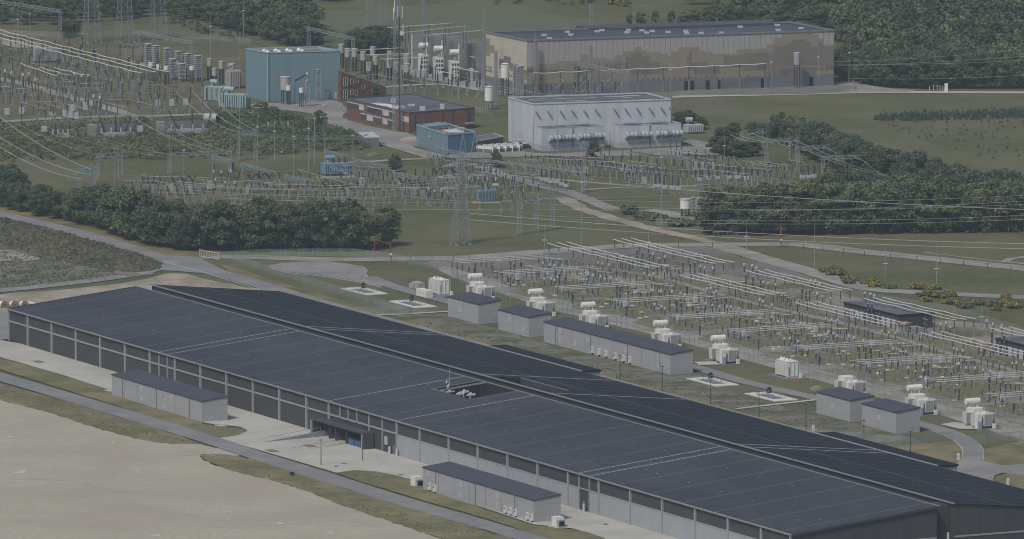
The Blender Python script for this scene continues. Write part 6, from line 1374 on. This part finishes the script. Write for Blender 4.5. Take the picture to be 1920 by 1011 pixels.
along([(926,312),(940,316)], 2, 1, 1, [5,4], 'small bushy tree at the path into the middle switchyard', 'small trees at the path', [2,0])
along([(598,243),(603,244)], 1, 1, 1, [6.5,6.5], 'round tree at the bend of the yard before the blue hall', 'lone tree before the blue hall', [0])
along([(490,214),(545,240)], 3, 1, 1, [5,4], 'small tree in the scrub before the blue hall', 'small trees in the scrub', [2,5], wide=1.5)
along([(708,184),(712,184)], 1, 1, 1, [4,4], 'small tree behind the brick office roof', 'small tree behind the office', [2])
# wood behind the left switchyard
along([(0,46),(89,46),(160,42),(222,38),(252,32),(326,30),(400,44),(445,58),(482,66),(560,90),(600,98)], 26, 2, 16, [9,9,9,10,10,10,11,12,12,12,10], 'dense broadleaf tree at the front of the wood behind the left switchyard', 'front trees of the far left wood', [0,1,3,6,4,2])
along([(664,100),(700,102),(745,100)], 6, 2, 10, [8,10,8], 'dark bushy tree between the blue hall and the crop field', 'trees at the crop field corner', [3,6,0])
along([(124,68),(135,70),(150,66)], 4, 1, 1, [6,7,6], 'small tree alone in the far left meadow', 'small trees of the far left meadow', [3,0])
# forest at the top right
FG = 'front trees of the top right forest'
along([(1566,148),(1600,151),(1640,162),(1726,166),(1820,166),(1970,166)], 20, 2, 14, [10,11,12,13,13,13], 'broadleaf tree at the front edge of the top right forest', FG, [0,3,6,1,4,2])
along([(1180,46),(1300,48),(1400,52),(1560,62)], 18, 1, 10, [4,7,9,10], 'tree of the forest edge seen over the tan hall roof', 'trees over the tan hall roof', [7,0,0,5,2], wide=1.3)
# the forest and the far wood behind those rows read as one mass
def mass(name, label, poly, gap, hlo, hhi, mats_, per=9, seed=3, skip=None):
    r = random.Random(seed); pts = [G(*p) for p in poly]; x0, x1 = min(p.x for p in pts), max(p.x for p in pts); y0, y1 = min(p.y for p in pts), max(p.y for p in pts)
    def inside(x, y):
        c = False
        for a, b in zip(pts, pts[1:] + pts[:1]):
            if (a.y > y) != (b.y > y) and x < (b.x-a.x)*(y-a.y)/(b.y-a.y) + a.x: c = not c
        return c
    root = thing(name, label, 'forest', (0,0,0)); root['kind'] = 'stuff'
    for mi, m in enumerate(mats_):
        c, ra, to = [], [], []; y = y0
        while y < y1:
            x = x0 + r.uniform(0, gap)
            while x < x1:
                if inside(x, y) and r.randrange(len(mats_)) == mi:
                    h = r.uniform(hlo, hhi) * (1 if r.random() < .7 else .78); rad = gap * r.uniform(.42, .78); base_t = r.uniform(.0,.7)
                    for k in range(per):
                        a = k*2.4; u = r.uniform(.25, 1); q = rad * math.sqrt(max(.06, 1 - u*u)) * r.uniform(.4, 1)
                        if m is l_con: q *= .55
                        s = rad * r.uniform(.3, .48); c.append((x + q*math.cos(a), y + q*math.sin(a), h*(.42 + .5*u))); ra.append((s,s,s*(.8 if m is not l_con else 1.5))); to.append(base_t*1.0 + r.uniform(0,.35))
                x += gap * r.uniform(.75, 1.25)
            y += gap * .95
        if c:
            o = bpy.data.objects.new('foliage_mass', leafmesh('foliage_mass', c, ra, to, 46, .62, m)); COL.objects.link(o); o.parent = root; o['kind'] = 'stuff'
    return root
mass('forest_mass', 'mixed forest filling the top right corner behind its front trees', [(1575,138),(1640,152),(1730,156),(1980,156),(1990,70),(1870,14),(1985,40),(1990,-70),(1290,-70),(1250,-10),(1320,26),(1400,40),(1570,46)], 9.5, 9, 15, [l_oak, l_dark, l_con, l_lime, l_oak], per=13, seed=5)
mass('forest_mass', 'dark far wood along the top left edge behind its front trees', [(-40,36),(89,36),(200,30),(250,22),(330,20),(420,34),(480,54),(560,78),(605,84),(600,50),(560,20),(480,-2),(440,-40),(-40,-60)], 8.5, 9, 13, [l_oak, l_dark, l_lime], seed=8)
mass('hedgerow', 'hedge of dark trees beyond the crop field at the top edge', [(600,6),(760,-4),(960,-12),(1180,-20),(1180,-34),(600,-10)], 8, 5, 8, [l_oak, l_dark], seed=4)
# scrub and bushes
def scrub(name, label, n, poly, lo, hi, m, per=60, size=.3, seed=1, hz=.6):
    r = random.Random(seed); pts = [G(*p) for p in poly]; c, ra, to = [], [], []
    x0, x1 = min(p.x for p in pts), max(p.x for p in pts); y0, y1 = min(p.y for p in pts), max(p.y for p in pts)
    while len(c) < n:
        x, y = r.uniform(x0, x1), r.uniform(y0, y1); k = False
        for a, b in zip(pts, pts[1:] + pts[:1]):
            if (a.y > y) != (b.y > y) and x < (b.x-a.x)*(y-a.y)/(b.y-a.y) + a.x: k = not k
        if not k: continue
        s = r.uniform(lo, hi) * (1.7 if r.random() < .12 else 1); c.append((x, y, s*.45)); ra.append((s, s*1.1, s*hz)); to.append(r.uniform(.05, .95))
    o = bpy.data.objects.new(name, leafmesh(name, c, ra, to, per, size, m)); COL.objects.link(o); return tag(o, label, 'scrub', None, 'stuff')
scrub('scrub', 'low green scrub round the transformer bays left of the yard', 900, [(-20,232),(120,236),(180,232),(260,226),(330,226),(430,222),(500,222),(600,248),(690,270),(685,282),(640,284),(520,290),(430,296),(300,300),(150,300),(-20,306)], .8, 2.0, l_bush, 70, .32, 2)
scrub('scrub', 'taller scrub on the bank between the blue hall and the bays', 160, [(380,216),(470,218),(540,222),(610,244),(700,268),(680,282),(600,270),(500,258),(400,240)], 1.4, 2.6, l_oak, 110, .34, 3, .75)
scrub('undergrowth', 'rough undergrowth along the foot of the left tree belt', 160, [(0,384),(82,404),(183,426),(294,463),(420,470),(700,472),(700,466),(420,462),(250,440),(0,374)], .8, 1.6, l_dark, 60, .3, 4)
scrub('undergrowth', 'rough undergrowth along the foot of the right hand wood', 160, [(1320,442),(1960,437),(1960,430),(1320,432)], .8, 1.6, l_dark, 60, .3, 5)
c, ra, to = [], [], []
n_ = 60
for k in range(1700):
    j = R.randrange(4); i = R.randrange(n_ - 1); a, q = R.random(), R.random()
    p = Vector(BANK[j*n_+i]).lerp(Vector(BANK[j*n_+i+1]), a).lerp(Vector(BANK[(j+1)*n_+i]).lerp(Vector(BANK[(j+1)*n_+i+1]), a), q)
    s = R.uniform(.25, .7) * (1.3 if j >= 2 else 1); c.append((p.x, p.y, p.z + s*.3)); ra.append((s*1.3, s*1.3, s*.6)); to.append(R.uniform(.0, .9))
o = bpy.data.objects.new('rough_grass', leafmesh('rough_grass', c, ra, to, 16, .24, l_tuft)); COL.objects.link(o); tag(o, 'rough green and brown grass covering the bank beside the road', 'grass', None, 'stuff')
scrub('weeds', 'grey green weeds on the field left of the side road', 700, [(-30,470),(70,478),(160,492),(250,511),(240,517),(90,534),(-30,542)], .15, .4, l_tuft, 14, .18, 7)
scrub('weeds', 'patchy weeds between the dark roof and the grey sheds', 260, [(790,600),(880,620),(1010,655),(1200,706),(1400,752),(1530,786),(1690,826),(1690,838),(1540,812),(1330,764),(1100,702),(900,640),(780,612)], .12, .3, l_tuft, 12, .18, 8)
scrub('weeds', 'green meadow clumps scattered on the right meadow', 110, [(1640,216),(1960,212),(1960,300),(1850,300),(1720,262),(1640,230)], .3, .7, l_tuft, 20, .26, 9, 1.2)
scrub('young_planting', 'band of young trees along the top of the right meadow', 420, [(1640,221),(1700,216),(1960,208),(1960,222),(1700,228),(1640,228)], .5, 1.1, l_con, 36, .26, 10, 1.4)
scrub('weeds', 'dark bushes dotted over the far grassy hill', 60, [(930,10),(1180,10),(1180,-20),(930,-20)], .7, 1.6, l_dark, 50, .35, 12, .8)
scrub('weeds', 'dark bushes on the slope behind the left switchyard', 50, [(330,30),(460,70),(440,80),(300,44)], .5, 1.4, l_dark, 50, .3, 13, .8)
scrub('weeds', 'small weeds along the gravel of the near yard', 500, [(880,500),(1300,470),(1560,550),(1920,650),(1920,800),(1500,690),(1010,562)], .12, .3, l_tuft, 10, .16, 14)
scrub('verge_tufts', 'straggly grass tufts on the verge along the front road', 700, [(0,728),(160,770),(370,836),(300,832),(160,794),(0,748)], .15, .35, l_tuft, 9, .16, 15)
scrub('verge_tufts', 'grass tufts on the verge below the front road', 700, [(440,880),(480,884),(707,950),(920,1008),(860,1010),(707,966),(560,915)], .15, .35, l_tuft, 9, .16, 16)
BM = []
for i, (m, h) in enumerate(((l_gorse,1.6),(l_gorse,1.2),(l_bush,1.6),(l_white,1.8))):
    c = [(R.uniform(-1.2,1.2), R.uniform(-1.2,1.2), R.uniform(.3,h*.6)) for _ in range(10)]; BM.append(leafmesh('bush', c, [(.8,.8,.6)]*10, [R.random() for _ in c], 60, .24, m))
GO = [(1548,511),(1558,512),(1566,508),(1561,516),(1575,516),(1586,527),(1592,532),(1604,527),(1622,533),(1634,532),(1645,539),(1660,541),(1672,542),(1718,541),(1728,542),(1755,543),(1731,556),(1737,556),(1745,553),(1757,558),(1766,558),(1772,559),(1736,566),(1780,570),(1787,570),(1795,570),(1800,572),(1806,577),(1828,572),(1840,571),(1852,572),(1858,574),(1868,576),(1880,566),(1884,560),(1888,570),(1894,570),(1898,572),(1902,578),(1869,582),(1810,578),(1775,553),(1782,556)]
for i, (x, y) in enumerate(GO):
    s = R.uniform(.7,1.3); one('gorse_bush', BM[R.choice((0,0,1,2)) if i % 4 else 2], None, 'yellow flowering gorse bush beside the gravel track on the right', 'bush', G(x, y), R.uniform(0,6), 'gorse bushes by the gravel track', (s*1.2,s*1.2,s))
for x, y, k, s, lb in ((1150,8,0,2.2,'yellow gorse bush on the far grassy hill, left one'),(1170,12,0,1.6,'yellow gorse bush on the far grassy hill, right one'),(1180,402,3,1.8,'white blossoming bush beside the sand path'),(1205,412,2,1.6,'dark bush right of the blossoming one by the sand path'),(1232,414,2,1.7,'bush at the small fence by the sand path'),(1270,424,2,1.9,'wide bush behind the small fence by the sand path'),(1290,424,2,1.6,'bush at the right end of the small fence'),(1320,392,2,1.4,'bush in the rough grass near the big pale drum')):
    one('bush', BM[k], None, lb, 'bush', G(x, y), R.uniform(0,6), None, (s,s,s))
for x, y, s in ((742,304,1.5),(700,292,1.2)): 
    one('earth_heap' if s < 1.4 else 'bush', BM[2] if s > 1.4 else MB().dome((0,0,0),2.6,1.1,12,4).data('earth_heap', m_brown), None, 'purple grey bush in the grass below the yard' if s > 1.4 else 'small heap of bare earth in the grass below the yard', 'bush' if s > 1.4 else 'heap', G(x, y), 0)

# ------------------------------------------------------------------ the hazy air
hz = MB().box(-2600, 2600, -500, 7600, -1, 380).build('haze', []); hz['kind'] = 'stuff'; hz['label'] = 'thin blue grey haze lying over the whole plain'; hz['category'] = 'haze'
hm = bpy.data.materials.new('haze_air'); hm.use_nodes = True; n = hm.node_tree.nodes; l = hm.node_tree.links; n.remove(n['Principled BSDF'])
pv = n.new('ShaderNodeVolumePrincipled'); pv.inputs['Color'].default_value = (.70, .87, 1.0, 1); pv.inputs['Density'].default_value = 3.5e-5; pv.inputs['Anisotropy'].default_value = .0
l.new(pv.outputs[0], n['Material Output'].inputs['Volume']); hz.data.materials.append(hm)
